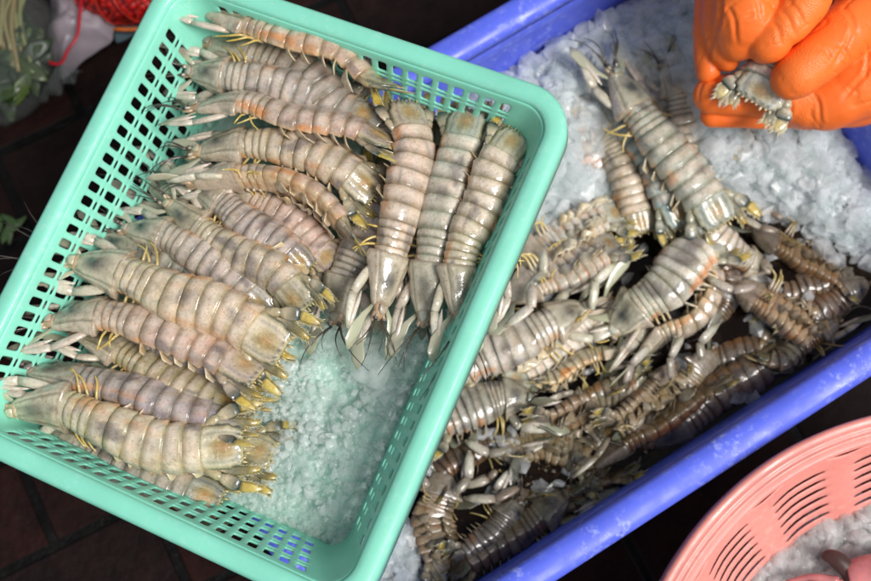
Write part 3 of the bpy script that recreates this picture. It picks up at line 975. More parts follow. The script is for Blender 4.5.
def chunk(mb, rnd, p, size, flat=.7):
    vs_, fs_ = rnd.choice(HULLS)
    m = Matrix.Rotation(rnd.uniform(0, 6.28), 3, V((rnd.gauss(0, 1), rnd.gauss(0, 1), rnd.gauss(0, 1))).normalized())
    sx, sy, sz = size * rnd.uniform(.7, 1.4), size * rnd.uniform(.7, 1.2), size * rnd.uniform(.5, 1) * flat
    m2 = Matrix.Rotation(rnd.uniform(0, 6.28), 3, 'Z') @ Matrix.Rotation(rnd.uniform(-.5, .5), 3, 'X')
    mb.add([p + m2 @ V(((q := m @ v).x * sx, q.y * sy, q.z * sz)) for v in vs_], fs_, (1, 1, 1))


def in_poly(x, y, P):
    c = False
    j = len(P) - 1
    for i in range(len(P)):
        if (P[i][1] > y) != (P[j][1] > y) and x < (P[j][0] - P[i][0]) * (y - P[i][1]) / (P[j][1] - P[i][1]) + P[i][0]: c = not c
        j = i
    return c

# ---- crushed ice in the basket
rnd = random.Random(11)
mb = MB(BASE_C)
# outline of the bare ice, in basket coordinates
bare = [BMI @ bat(x, y, .012) for x, y in ((205, 505), (235, 420), (270, 370), (290, 325), (330, 300), (400, 330), (450, 330), (418, 372), (345, 545), (330, 552), (260, 520))]
bare2 = [(p.x, p.y) for p in bare]
hole_ = BMI @ bat(338, 388, .01)
hole2 = BMI @ bat(352, 338, .01)
hole3 = BMI @ bat(300, 340, .01)
n_ = 0
while n_ < 3000:
    x, y = rnd.uniform(-bhx, bhx) * 1.02, rnd.uniform(-bhy, bhy) * 1.02
    inside = in_poly(x, y, bare2)
    if not inside and rnd.random() > .16: continue
    n_ += 1
    dh = min(math.hypot(x - hole_.x, y - hole_.y) / .020, math.hypot(x - hole2.x, y - hole2.y) / .026, math.hypot(x - hole3.x, y - hole3.y) / .016)
    if dh < 1 and rnd.random() > .15: continue
    hmax = .016 + .012 * noise.noise(V((x * 14, y * 14, 2))) + .006 * sm(.5, 2.5, dh)
    edge = min(bhx - abs(x), bhy - abs(y))
    hmax = max(.005, hmax * lerp(.4, 1.1, sm(0, .03, edge)))
    sz = rnd.choice([.0014, .0018, .0022, .0026, .003, .0036, .0045, .006])
    z = rnd.uniform(.55, .95) * hmax if inside else rnd.uniform(.2, 1) * .016
    lim = .001 + .35 * (z - .004)
    x = max(-bhx - lim + sz * .8, min(bhx + lim - sz * .8, x)); y = max(-bhy - lim + sz * .8, min(bhy + lim - sz * .8, y))
    chunk(mb, rnd, BM @ V((x, y, z)), sz)
# the half-melted mass the grains sit in
ng2 = 110
gi = []
for i in range(ng2 + 1):
    row = []
    for j in range(ng2 + 1):
        u, v = -1 + 2 * j / ng2, -1 + 2 * i / ng2
        p = base_pt(u, v)
        x, y = p.x, p.y
        dh = min(math.hypot(x - hole_.x, y - hole_.y) / .022, math.hypot(x - hole2.x, y - hole2.y) / .026, math.hypot(x - hole3.x, y - hole3.y) / .016)
        z = .013 + .010 * noise.noise(V((x * 14, y * 14, 2))) + .005 * noise.noise(V((x * 60, y * 60, 2))) + .003 * noise.noise(V((x * 150, y * 150, 4)))
        z = lerp(.003, z, sm(.4, 1.3, dh))
        edge = min(bhx - abs(x), bhy - abs(y))
        z *= lerp(.35, 1, sm(0, .022, edge))
        k_ = 1 + .2 * z / bhx
        row.append(mb.vert(BM @ V((x * k_, y * k_, max(.0032, z)))))
    gi.append(row)
for i in range(ng2):
    for j in range(ng2): mb.f.append((gi[i][j], gi[i][j + 1], gi[i + 1][j + 1], gi[i + 1][j]))
ice_o = mb.build('crushed_ice', ICE, None, smooth=True)
ice_o.data.materials.append(SLUSH)
for pl_ in ice_o.data.polygons[-ng2 * ng2:]: pl_.material_index = 1
tag(ice_o, 'pile of clear crushed ice on the bare floor of the mint basket', 'ice', kind='stuff')
mb = MB(bat(372, 362, .02))
lp = bat(372, 362, .021)
rings = []
for i in range(24):
    th = math.pi * (.01 + .98 * i / 23)
    ring = []
    for j in range(36):
        a = 2 * math.pi * j / 36
        d = V((math.cos(a) * math.sin(th), math.sin(a) * math.sin(th), math.cos(th)))
        r_ = 1 + .32 * noise.noise(d * 1.4 + V((3, 1, 0))) + .10 * noise.noise(d * 3.5)
        ring.append(lp + V((d.x * .0165 * r_, d.y * .018 * r_, d.z * .006 * r_)))
    rings.append(ring)
mb.rings(rings, [(1, 1, 1)] * 24)
tag(mb.build('ice_lump', ICE, None, smooth=True), 'large smooth milky lump of ice lying alone on the crushed ice of the mint basket', 'ice lump')

# ---- ice and slush in the tub
bound = []
for x, y in ((380, 330), (470, 310), (520, 296), (575, 275), (640, 240), (700, 222), (745, 236), (800, 246), (871, 285), (930, 320)):
    bound.append(tub_uv(at(x, y, -.075)))
bound.sort()
bu = [b[0] for b in bound]; bv = [b[1] for b in bound]
corner_u = tub_uv(at(455, 560, -.09))[0]
corner_v = tub_uv(at(450, 505, -.09))[1]


def z_ice(u, v):
    d = table(u, bu, bv) - v           # positive on the ice side
    z = -.098 + .052 * sm(-.02, .10, d) + .012 * sm(.08, .25, d)
    z += .010 * noise.noise(V((u * 11, v * 11, .3))) + .005 * noise.noise(V((u * 32, v * 32, 1.3)))
    z -= .03 * sm(.075, .0, v + thy)
    z -= .03 * sm(thx - .05, thx, u)
    # a second small heap in the corner under the basket
    k = sm(corner_u + .06, corner_u - .03, u)* sm(corner_v - .10, corner_v, v)
    z += .030 * k
    return z - .02 * sm(.03, -.05, d) * (1 - k)


def wall_in(z): return table(-z, [0, .027, .06, .10, .17], [.000, .004, .006, .012, .024])
mb = MB(TC)
nu, nv = 260, 170
gi = []
for i in range(nv + 1):
    row = []
    for j in range(nu + 1):
        u = (-1 + 2 * j / nu) * (thx - .009); v = (-1 + 2 * i / nv) * (thy - .009)
        row.append(mb.vert(tub_pt(u, v, z_ice(u, v) - .006 + .004 * noise.noise(V((u * 90, v * 90, 3))))))
    gi.append(row)
for i in range(nv):
    for j in range(nu):
        mb.f.append((gi[i][j], gi[i][j + 1], gi[i + 1][j + 1], gi[i + 1][j]))
rnd = random.Random(21)
SL = slush_mat('packed_ice', (.95, .97, .98), -.3, 150)
slush = mb.build('packed_ice', SL, None)
tag(slush, 'packed grey white ice bed filling the far half of the blue tub', 'ice', kind='stuff')
mb = MB(TC)
n_ = 0
while n_ < 6000:
    u = rnd.uniform(-1, 1) * (thx - .014); v = rnd.uniform(-1, 1) * (thy - .014)
    z = z_ice(u, v)
    if z < -.088:
        if rnd.random() > .07: continue
        z = -.072
    n_ += 1
    sz = rnd.choice([.003, .004, .005, .006, .008, .010, .012]) if rnd.random() > .06 else rnd.uniform(.013, .020)
    chunk(mb, rnd, tub_pt(u, v, z + rnd.uniform(-.008, .002)), sz, .8)
tag(mb.build('crushed_ice', ICE2, None, smooth=False), 'crushed ice heaped against the far wall of the blue tub', 'ice', kind='stuff')
# murky melt water, its tint darkened further to stand for shade in the tub
k = N('murky_shaded_water')
k.set(Roughness=.06, IOR=1.33)
k.b.inputs['Base Color'].default_value = (.018, .011, .008, 1)
nb = k.noise(28, 3)
bp = k.bump(nb.outputs['Fac'], .25, .004)
tr = k.n('BsdfTransparent'); tr.inputs[0].default_value = (.26, .20, .145, 1)
mx = k.n('MixShader'); mx.inputs[0].default_value = .30
k.l(tr.outputs[0], mx.inputs[1]); k.l(k.b.outputs[0], mx.inputs[2]); k.l(mx.outputs[0], k.out.inputs['Surface'])
mb = MB(TC)
q = wall_in(-.074)
rr_ = rrect(thx - q + .002, thy - q + .002, trr, [0, .5, 1], [0, .5, 1], 6)
mb.add([tub_pt(x, -y, -.074) for x, y in rr_], [tuple(range(len(rr_)))], (1, 1, 1))
tag(mb.build('water', k.m, None, smooth=False), None, None, kind='structure')

# ------------------------------------------------------------------ pink round basket
def circ(p, q, r):
    ax_, ay_, bx_, by_, cx_, cy_ = p.x, p.y, q.x, q.y, r.x, r.y
    d = 2 * (ax_ * (by_ - cy_) + bx_ * (cy_ - ay_) + cx_ * (ay_ - by_))
    ux = ((ax_**2 + ay_**2) * (by_ - cy_) + (bx_**2 + by_**2) * (cy_ - ay_) + (cx_**2 + cy_**2) * (ay_ - by_)) / d
    uy = ((ax_**2 + ay_**2) * (cx_ - bx_) + (bx_**2 + by_**2) * (ax_ - cx_) + (cx_**2 + cy_**2) * (bx_ - ax_)) / d
    return V((ux, uy, p.z)), math.hypot(ux - ax_, uy - ay_)
PZ = .02
PC, PR = circ(at(662, 581, PZ), at(735, 487, PZ), at(871, 415, PZ))
print('pink', PC, PR)
PH = .13
pk = empty('round_basket', (PC.x, PC.y, PZ - PH))
tag(pk, 'salmon pink round plastic basket with slotted wall, cut by the lower right corner', 'basket')
mb = MB()
NA2 = 180
pprof = [(PR - .022, PH - .012), (PR - .0215, PH - .004), (PR - .0195, PH - .002), (PR - .0165, PH - .0025), (PR - .0155, PH - .0005), (PR - .0135, PH + .0004), (PR - .012, PH - .0012), (PR - .0105, PH + .0002), (PR - .008, PH + .0012), (PR - .006, PH - .0006), (PR - .0045, PH + .0012),
         (PR - .001, PH + .0004), (PR, PH - .003), (PR - .0005, PH - .018), (PR - .003, PH - .018), (PR - .0035, PH - .004), (PR - .018, PH - .006), (PR - .0195, PH - .012)]
rings = []
for j in range(NA2 + 1):
    a = 2 * math.pi * j / NA2
    wob = 1 + .004 * noise.noise(V((math.cos(a) * 3, math.sin(a) * 3, 0)))
    rings.append([V((r_ * wob * math.cos(a), r_ * wob * math.sin(a), z_)) for r_, z_ in pprof])
mb.rings(rings, [(1, 1, 1)] * (NA2 + 1), False, False)
mb.build('rim', PINK, pk)
mb = MB()
nrib = 20
cols_ = []
for i in range(nrib):
    a0 = 2 * math.pi * i / nrib
    da = 2 * math.pi / nrib
    for f, hole in ((0, False), (.16, False), (.32, True), (.55, True), (.78, True)):
        cols_.append((a0 + da * f, hole, f < .3))
lev = [0, .025, .05]; lf = [False, False]
y0 = .05
for i in range(13):
    y0 += .050; lev.append(y0); lf.append(False)
    y0 += .013; lev.append(y0); lf.append(True)
lev += [.93, 1.0]; lf += [False, False]
ids = []
for v_ in lev:
    row = []
    for a, hole, rib in cols_:
        rr_ = lerp(PR - .020, PR * .52, v_ ** 1.12) - (.0032 if rib else 0)
        row.append(mb.vert((rr_ * math.cos(a), rr_ * math.sin(a), lerp(PH - .010, .003, v_))))
    ids.append(row)
for i in range(len(lev) - 1):
    for j in range(len(cols_)):
        j2 = (j + 1) % len(cols_)
        if lf[i] and cols_[j][1]: continue
        mb.f.append((ids[i][j], ids[i][j2], ids[i + 1][j2], ids[i + 1][j]))
mb.f.append(tuple(ids[-1]))
w_ = mb.build('wall', PINK, pk)
modifiers(w_, .0022, 0, 1)
rnd = random.Random(31)
ICZ = PZ - .054
ICR = .206
mb = MB((PC.x, PC.y, ICZ))
for i in range(5200):
    a, r_ = rnd.uniform(0, 6.283), ICR * math.sqrt(rnd.random())
    if rnd.random() < .35: a = math.radians(rnd.uniform(90, 180))
    z = ICZ + .008 * noise.noise(V((r_ * math.cos(a) * 20, r_ * math.sin(a) * 20, 5))) + rnd.uniform(-.014, .0) - .012 * (r_ / ICR) ** 6
    sz = rnd.choice([.0035, .005, .006, .008, .012])
    chunk(mb, rnd, V((PC.x + r_ * math.cos(a), PC.y + r_ * math.sin(a), z)), sz, .85)
tag(mb.build('crushed_ice', ICE3, None, smooth=True), 'clear crushed ice inside the salmon pink round basket', 'ice', kind='stuff')
# a pinkish squid and its dark head on that ice
SQ = plastic_mat('squid_skin', (.50, .17, .17), .25, .25, 70, .3)
SQD = plastic_mat('dark_skin', (.07, .035, .03), .5, .4, 60, .1)
q0 = at(905, 578, ICZ + .012)
sq = empty('squid', q0)
tag(sq, 'pinkish squid with a dark brown rounded head on the ice of the pink basket', 'squid')
mb = MB(q0)
p = [at(x, y, ICZ + z) for x, y, z in ((848, 578, .010), (862, 576, .012), (890, 574, .014), (930, 574, .014), (980, 580, .010), (1000, 584, .006))]
mb.sweep(catmull(p, 6), [lerp(.012, .017, math.sin(min(1, i / 24) * 3.1)) for i in range(31)], [.010] * 31, V((0, 0, 1)), (1, 1, 1), 16)
mb.build('mantle', SQ, sq)
mb = MB(q0)
p = [at(x, y, ICZ + z) for x, y, z in ((822, 556, .004), (832, 557, .009), (842, 564, .011), (850, 575, .010), (852, 590, .004))]
mb.sweep(catmull(p, 6), [table(i / 24, [0, .1, .4, .8, 1], [.002, .005, .0075, .007, .003]) for i in range(25)], [table(i / 24, [0, .1, .4, .8, 1], [.002, .005, .007, .006, .003]) for i in range(25)], V((0, 0, 1)), (1, 1, 1), 14)
mb.build('head', SQD, sq)
for kk, (xa, xb) in enumerate(((786, 838), (800, 842))):
    mb = MB(q0)
    p = [at(xa, 582 + kk * 3, ICZ + .006), at((xa + xb) / 2, 577 + kk * 4, ICZ + .010), at(xb, 581 + kk * 3, ICZ + .012)]
    mb.sweep(catmull(p, 6), [lerp(.0015, .004, i / 12) for i in range(13)], [lerp(.0015, .004, i / 12) for i in range(13)], V((0, 0, 1)), (1, 1, 1), 10)
    mb.build('arm', SQ, sq)

# ------------------------------------------------------------------ ground
k = N('wet_brick_paving')
tc = k.n('TexCoord')
mp = k.n('Mapping'); mp.inputs['Rotation'].default_value = (0, 0, R(-27))
mp.inputs['Location'].default_value = (.02, .012, 0)
k.l(tc.outputs['Object'], mp.inputs['Vector'])
bk = k.n('TexBrick')
bk.inputs['Scale'].default_value = 1
bk.inputs['Brick Width'].default_value = .2
bk.inputs['Row Height'].default_value = .1
bk.inputs['Mortar Size'].default_value = .006
bk.inputs['Mortar Smooth'].default_value = .4
bk.inputs['Color1'].default_value = (.019, .0048, .0034, 1)
bk.inputs['Color2'].default_value = (.008, .0036, .003, 1)
bk.inputs['Mortar'].default_value = (.006, .0055, .005, 1)
k.l(mp.outputs[0], bk.inputs['Vector'])
nz = k.noise(45, 6, .65)
rp = k.ramp(nz.outputs['Fac'], [(.3, .35), (.7, 1.25)])
mx = k.n('MixRGB', blend_type='MULTIPLY'); mx.inputs[0].default_value = 1
k.l(bk.outputs['Color'], mx.inputs[1]); k.l(rp.outputs['Color'], mx.inputs[2]); k.l(mx.outputs[0], k.b.inputs['Base Color'])
ad = k.n('Math', operation='MULTIPLY_ADD')
k.l(bk.outputs['Fac'], ad.inputs[0]); ad.inputs[1].default_value = -1.0; k.l(nz.outputs['Fac'], ad.inputs[2])
k.bump(ad.outputs[0], .6, .006)
rr = k.ramp(bk.outputs['Fac'], [(0, .62), (1, .18)])
k.l(rr.outputs['Color'], k.b.inputs['Roughness'])
k.set(IOR=1.33)
k.b.inputs['Specular IOR Level'].default_value = .22
mb = MB()
GZ = -.235
s_ = 40
mb.add([(-s_, -s_, GZ), (s_, -s_, GZ), (s_, s_, GZ), (-s_, s_, GZ)], [(0, 1, 2, 3)], (1, 1, 1))
tag(mb.build('ground', k.m, None, smooth=False), None, None, kind='structure')

# ------------------------------------------------------------------ the gloved hands
k = N('orange_rubber')
nz = k.noise(16, 4)
rp = k.ramp(nz.outputs['Fac'], [(.3, (.86, .155, .018)), (.7, (1.0, .215, .035))])
k.l(rp.outputs['Color'], k.b.inputs['Base Color'])
k.set(Roughness=.42, IOR=1.42, Subsurface_Weight=.1, Subsurface_Scale=.002)
k.b.inputs['Subsurface Radius'].default_value = (1, .3, .1)
tc = k.n('TexCoord')
vo = k.n('TexVoronoi'); vo.inputs['Scale'].default_value = 750
k.l(tc.outputs['Object'], vo.inputs['Vector'])
n2 = k.noise(28, 3)
r2 = k.ramp(n2.outputs['Fac'], [(.46, 0), (.56, 1)])
mu = k.n('Math', operation='MULTIPLY'); k.l(vo.outputs['Distance'], mu.inputs[0]); k.l(r2.outputs['Color'], mu.inputs[1])
n3 = k.noise(55, 4)
ad = k.n('Math', operation='MULTIPLY_ADD'); k.l(n3.outputs['Fac'], ad.inputs[0]); ad.inputs[1].default_value = 1.3; k.l(mu.outputs[0], ad.inputs[2])
k.bump(ad.outputs[0], .3, .0014)
RUB = k.m


import numpy as np


def surface_nets(F, org, vx):
    """mesh of the zero level of a sampled field (naive surface nets)"""
    S = F < 0
    nx, ny, nz_ = F.shape
    c8 = [(i, j, k_) for i in (0, 1) for j in (0, 1) for k_ in (0, 1)]
    cs = lambda A, o: A[o[0]:nx - 1 + o[0], o[1]:ny - 1 + o[1], o[2]:nz_ - 1 + o[2]]
    cnt = sum(cs(S, o).astype(np.int8) for o in c8)
    act = (cnt > 0) & (cnt < 8)
    idx = -np.ones(act.shape, int)
    ii = np.argwhere(act)
    idx[act] = np.arange(len(ii))
    acc = np.zeros((len(ii), 3)); n = np.zeros(len(ii))
    for a in range(8):
        for b in range(a + 1, 8):
            oa, ob = np.array(c8[a]), np.array(c8[b])
            if abs(oa - ob).sum() != 1: continue
            fa = F[tuple((ii + oa).T)]; fb = F[tuple((ii + ob).T)]
            m = (fa < 0) != (fb < 0)
            t = np.where(m, fa / np.where(m, fa - fb, 1), 0)
            acc += np.where(m[:, None], oa + (ob - oa) * t[:, None], 0); n += m
    P = (ii + acc / n[:, None]) * vx + org
    faces = []
    for ax_i in range(3):
        u_, v_ = (ax_i + 1) % 3, (ax_i + 2) % 3
        sl0 = [slice(1, -1)] * 3; sl0[ax_i] = slice(0, -1)
        sl1 = list(sl0); sl1[ax_i] = slice(1, None)
        A, B = S[tuple(sl0)], S[tuple(sl1)]
        for q in np.argwhere(A != B):
            g = q + 1; g[ax_i] -= 1
            inside0 = A[tuple(q)]
            quad = []
            for du, dv in ((0, 0), (1, 0), (1, 1), (0, 1)):
                h = g.copy(); h[u_] -= du; h[v_] -= dv
                quad.append(int(idx[tuple(h)]))
            if min(quad) < 0: continue
            faces.append(quad if inside0 else quad[::-1])
    return P, faces


def glove(name, chains, label, folds, vx=.0018, kk=.0018):
    cl_ = []
    for ch in chains:
        pts = [V(at(x, y, z)) for x, y, z, r_ in ch]
        rad = [r_ * (CAM - p).length / FPX for (x, y, z, r_), p in zip(ch, pts)]
        dense = catmull(pts, 8)
        nseg = len(pts) - 1
        rr2 = []
        for i in range(len(dense)):
            f = min(i / 8, nseg - 1e-6); a = int(f); t = f - a
            rr2.append(lerp(rad[a], rad[a + 1], t * t * (3 - 2 * t)))
        cl_.append((np.array(dense), np.array(rr2)))
    lo = np.min([(p - r_[:, None]).min(0) for p, r_ in cl_], 0) - 3 * vx
    hi = np.max([(p + r_[:, None]).max(0) for p, r_ in cl_], 0) + 3 * vx
    dims = np.ceil((hi - lo) / vx).astype(int) + 1
    G_ = np.stack(np.meshgrid(*[lo[i] + vx * np.arange(dims[i]) for i in range(3)], indexing='ij'), -1).astype(np.float32)
    F = None
    for p, r_ in cl_:
        D = np.full(G_.shape[:3], 9.0, np.float32)
        for i in range(len(p) - 1):
            e = (p[i + 1] - p[i]).astype(np.float32); w0 = G_ - p[i].astype(np.float32)
            t = np.clip((w0 @ e) / max(1e-9, float(e @ e)), 0, 1)
            d = np.linalg.norm(w0 - t[..., None] * e, axis=-1) - (r_[i] + (r_[i + 1] - r_[i]) * t)
            np.minimum(D, d, out=D)
        if F is None: F = D
        else:
            h = np.clip(.5 + .5 * (F - D) / kk, 0, 1)
            F = F * (1 - h) + D * h - kk * h * (1 - h)
    P, faces = surface_nets(F, lo, vx)
    c = V(P.mean(0))
    me2 = bpy.data.meshes.new(name)
    me2.from_pydata([V(p) - c for p in P], [], faces)
    me2.update()
    nrm = [v.normal.copy() for v in me2.vertices]
    # folds of the rubber across joints and between finger and palm
    RXI = RX.transposed()
    for v, nn in zip(me2.vertices, nrm):
        q = RXI @ (v.co + c - CAM)
        if nn.dot(CAM - (v.co + c)) < 0: continue
        px_, py_ = CX + q.x / -q.z * FPX, CY - q.y / -q.z * FPX
        for (ax0, ay0), (bx0, by0) in folds:
            ex, ey = bx0 - ax0, by0 - ay0
            t = max(0, min(1, ((px_ - ax0) * ex + (py_ - ay0) * ey) / (ex * ex + ey * ey)))
            d = math.hypot(px_ - ax0 - ex * t - 2.2 * math.sin(t * 5), py_ - ay0 - ey * t)
            if d < 14:
                k_ = (t * (1 - t) * 4) ** .5
                v.co += nn * ((-.0014 * math.exp(-(d / 1.9) ** 2) + .0006 * math.exp(-((d - 4.6) / 2.6) ** 2)) * k_)
    for v, nn in zip(me2.vertices, nrm):      # soft wrinkles of the rubber
        n1 = noise.noise(V((v.co.x * 24 + v.co.y * 10, v.co.y * 46 - v.co.x * 14, v.co.z * 30)))
        n2 = noise.noise(V((v.co.x * 70, v.co.y * 34, v.co.z * 60)) + V((9, 2, 5)))
        w = noise.noise(v.co * 30) * .0016 - .0011 * max(0, 1 - abs(n1) / .05) * (1 if n2 > .05 else max(0, 1 + (n2 - .05) / .15))
        v.co += nn * w
    me2.materials.append(RUB)
    me2.polygons.foreach_set('use_smooth', [True] * len(me2.polygons))
    o = bpy.data.objects.new(name, me2)
    o.location = c
    COL.objects.link(o)
    modifiers(o, None, 0, 1)
    tag(o, label, 'gloved hand', 'orange gloved hands over the tub')
    return o


HZ = .03
glove('gloved_hand', [
    # palm and heel of the cupped hand
    [(905, 20, HZ + .025, 46), (872, 62, HZ + .015, 44), (838, 92, HZ + .005, 34), (806, 100, HZ, 27)],
    [(900, 60, HZ, 40), (862, 92, HZ - .01, 31), (820, 108, HZ - .012, 19)],
    [(880, -90, HZ + .05, 42), (898, -20, HZ + .04, 44), (895, 30, HZ + .02, 42)],
    # index finger along the bottom, tip to the left
    [(812, 96, HZ, 29), (772, 94, HZ + .004, 24), (738, 95, HZ + .004, 20), (714, 95, HZ + .002, 18), (705, 95, HZ, 11)],
    # middle finger under it
    [(815, 106, HZ - .014, 22), (772, 112, HZ - .014, 15.5), (735, 115, HZ - .013, 13), (714, 116, HZ - .012, 11), (708, 116, HZ - .012, 7)],
    # thumb pressed on the shrimp
    [(878, 4, HZ + .03, 34), (850, 28, HZ + .05, 27), (822, 54, HZ + .055, 24), (800, 72, HZ + .052, 22.5), (791, 79, HZ + .048, 20)],
], 'orange rubber gloved hand cupped under the shrimp, fingers pointing left',
    [((852, 26), (834, 72)), ((842, 6), (860, 34)), ((812, 92), (824, 124)), ((790, 100), (786, 126)), ((742, 82), (744, 110)), ((838, 44), (852, 60)), ((876, 56), (842, 104)), ((820, 48), (836, 62)), ((865, 40), (868, 80))])
glove('gloved_hand', [
    # back of the hand
    [(770, -130, HZ + .07, 50), (766, -60, HZ + .065, 48), (748, -16, HZ + .06, 34)],
    # bent index finger
    [(750, -20, HZ + .06, 34), (746, 12, HZ + .06, 31), (742, 32, HZ + .05, 25), (738, 40, HZ + .045, 20)],
    # second and third fingers curled behind
    [(732, -15, HZ + .05, 26), (722, 15, HZ + .042, 20), (722, 44, HZ + .034, 15), (728, 60, HZ + .026, 11)],
    [(722, -18, HZ + .04, 22), (710, 18, HZ + .028, 16), (707, 50, HZ + .018, 13.5), (708, 72, HZ + .012, 12)],
    # thumb
    [(812, -40, HZ + .075, 28), (806, -6, HZ + .075, 24), (793, 18, HZ + .07, 21), (778, 32, HZ + .066, 18.5), (770, 42, HZ + .06, 20), (766, 46, HZ + .055, 18)],
], 'orange rubber gloved hand gripping from above, bent finger and thumb pointing down',
    [((720, -6), (715, 46)), ((728, 6), (740, 44)), ((752, -4), (764, 22)), ((780, 10), (798, 36)), ((788, 2), (808, 26)), ((706, 22), (712, 62)), ((736, 18), (758, 14)), ((700, 40), (712, 36)), ((772, 22), (784, 44))])
shrimp('mantis shrimp held between the orange gloves, only its bristly tail fan showing', 'mantis shrimps picked up', 
       [at(x, y, HZ + z) for x, y, z in ((800, -30, .03), (800, 20, .036), (790, 50, .034), (772, 72, .032), (752, 106, .028))], (at(742, 100, .0) - at(752, 90, -.12)).normalized(),
       wpx=60, tip=.55, pal='pale', spread=.4, claws=None, whisk=0, legs=None, fan=.9)

# ------------------------------------------------------------------ upper left corner: bag of greens, pale bags, red net
def crumple(name, mat, px, z0, amp, label, cat, seed, sub=26, thick=.0006):
    """a crumpled sheet inside a pixel outline lying at height z0"""
    P = [at(x, y, z0) for x, y in px]
    c = sum(P, V()) / len(P)
    mb = MB(c)
    ringsN = 14
    dense = []
    m = len(P)
    for i in range(m):
        for q in range(8): dense.append(P[i].lerp(P[(i + 1) % m], q / 8))
    ids = []
    for r_ in range(1, ringsN + 1):
        f = r_ / ringsN
        row = []
        for p in dense:
            q = c.lerp(p, f)
            hgt = amp * (1 - f ** 3) + amp * .6 * noise.noise(V((q.x * 22, q.y * 22, seed))) + amp * .5 * abs(noise.noise(V((q.x * 45, q.y * 30, seed + 3))))
            row.append(mb.vert(q + V((0, 0, hgt))))
        ids.append(row)
    cc = mb.vert(c + V((0, 0, amp)))
    n = len(dense)
    for j in range(n): mb.f.append((cc, ids[0][j], ids[0][(j + 1) % n]))
    for a, b in zip(ids, ids[1:]):
        for j in range(n): mb.f.append((a[j], b[j], b[(j + 1) % n], a[(j + 1) % n]))
    o = mb.build(name, mat, None)
    modifiers(o, thick, 0, 1)
    tag(o, label, cat)
    return o
WB = plastic_mat('white_film', (.26, .22, .24), .5, .2, 30)
GB2 = plastic_mat('grey_film', (.08, .12, .13), .5, .2, 30)
crumple('plastic_bag', WB, [(50, -12), (96, -6), (118, 22), (114, 42), (84, 60), (60, 78), (48, 40)], GZ + .03, .03, 'pale lilac white plastic bag lying on the dark ground by the greens', 'plastic bag', 4)
crumple('plastic_bag', GB2, [(92, 0), (124, 4), (144, 24), (136, 36), (116, 43), (106, 26)], GZ + .012, .02, 'small blue grey plastic bag under the red net sack', 'plastic bag', 9)
# red net sack
k = N('red_net')
vo = k.n('TexVoronoi'); vo.inputs['Scale'].default_value = 150
tc = k.n('TexCoord'); k.l(tc.outputs['Object'], vo.inputs['Vector'])
rp = k.ramp(vo.outputs['Distance'], [(.05, (.60, .014, .006)), (.4, (.42, .008, .005)), (.75, (.10, .003, .003))])
k.l(rp.outputs['Color'], k.b.inputs['Base Color'])
k.bump(vo.outputs['Distance'], .8, -.004)
k.set(Roughness=.35)
q0 = at(126, -30, GZ + .05)
sk = empty('net_sack', V((q0.x, q0.y, GZ + .001)))
tag(sk, 'bright red net sack with orange hem at the top edge beside the mint basket', 'sack')
mb = MB(sk.location)
rings = []
for i in range(15):
    th = math.pi * (.04 + .92 * i / 14)
    ring = []
    for j in range(48):
        a = 2 * math.pi * j / 48
        d = V((math.cos(a) * math.sin(th), math.sin(a) * math.sin(th), math.cos(th)))
        r_ = 1 + .10 * noise.noise(d * 3) + .05 * noise.noise(d * 9)
        ring.append(q0 + V((d.x * .070 * r_, d.y * .058 * r_, d.z * .05 * r_)))
    rings.append(ring)
mb.rings(rings, [(1, 1, 1)] * 15)
mb.build('contents', k.m, sk)
mb = MB(sk.location)
OR = plastic_mat('orange_hem', (.55, .13, .02), .4, .2, 60)
p = [q0 + V((math.cos(a) * .0715, math.sin(a) * .0595, -.022 + .006 * math.sin(a * 3))) for a in [2 * math.pi * i / 48 for i in range(49)]]
mb.sweep(p, [.0022] * 49, [.0022] * 49, V((0, 0, 1)), (1, 1, 1), 8)
mb.build('hem', OR, sk)
NET = plastic_mat('net_cord', (.45, .02, .01), .4, .2, 60)
mb = MB(sk.location)
for i in range(16):
    for sg in (-1, 1):
        pp = []
        for j in range(25):
            th = math.pi * (.08 + .84 * j / 24)
            a = 2 * math.pi * i / 16 + sg * 1.3 * j / 24
            d = V((math.cos(a) * math.sin(th), math.sin(a) * math.sin(th), math.cos(th)))
            r_ = 1.03 + .10 * noise.noise(d * 3) + .05 * noise.noise(d * 9)
            pp.append(q0 + V((d.x * .070 * r_, d.y * .058 * r_, d.z * .05 * r_)))
        mb.sweep(pp, [.0009] * 25, [.0009] * 25, V((.3, .2, 1)), (1, 1, 1), 5)
mb.build('net', NET, sk)
# greens
LEAF = N('leaf')
at_ = LEAF.n('Attribute', attribute_name='col')
LEAF.l(at_.outputs['Color'], LEAF.b.inputs['Base Color'])
LEAF.set(Roughness=.35)
rnd = random.Random(77)
g0 = at(10, 60, GZ + .02)
gv = empty('green_vegetables', V((g0.x, g0.y, GZ + .002)))
tag(gv, 'bunch of green leaves with pale stalks inside the clear plastic bag', 'vegetables')
mbl, mbs = MB(gv.location), MB(gv.location)
for i in range(260):
    x, y = rnd.gauss(8, 24), rnd.gauss(66, 30)
    if x > 42 or x < -50 or y < -5 or y > 100 or (x + y) > 112: continue
    p = at(x, y, GZ + rnd.uniform(.02, .075))
    a = rnd.uniform(0, 6.28)
    d = V((math.cos(a), math.sin(a), rnd.uniform(-.4, .4))); n_v = V((rnd.gauss(0, .4), rnd.gauss(0, .4), 1)).normalized()
    le = rnd.uniform(.008, .022)
    pts = [p - d * le, p - d * le * .5, p + V((0, 0, .003)), p + d * le * .5, p + d * le]
    c = mix((.009, .024, .005), (.05, .08, .011), rnd.random() ** 2)
    mbl.sweep(pts, [.002, le * .38, le * .48, le * .34, .001], [.0006] * 5, n_v, [mix(c, (.2, .25, .06), .3), c, c, c, c], 8)
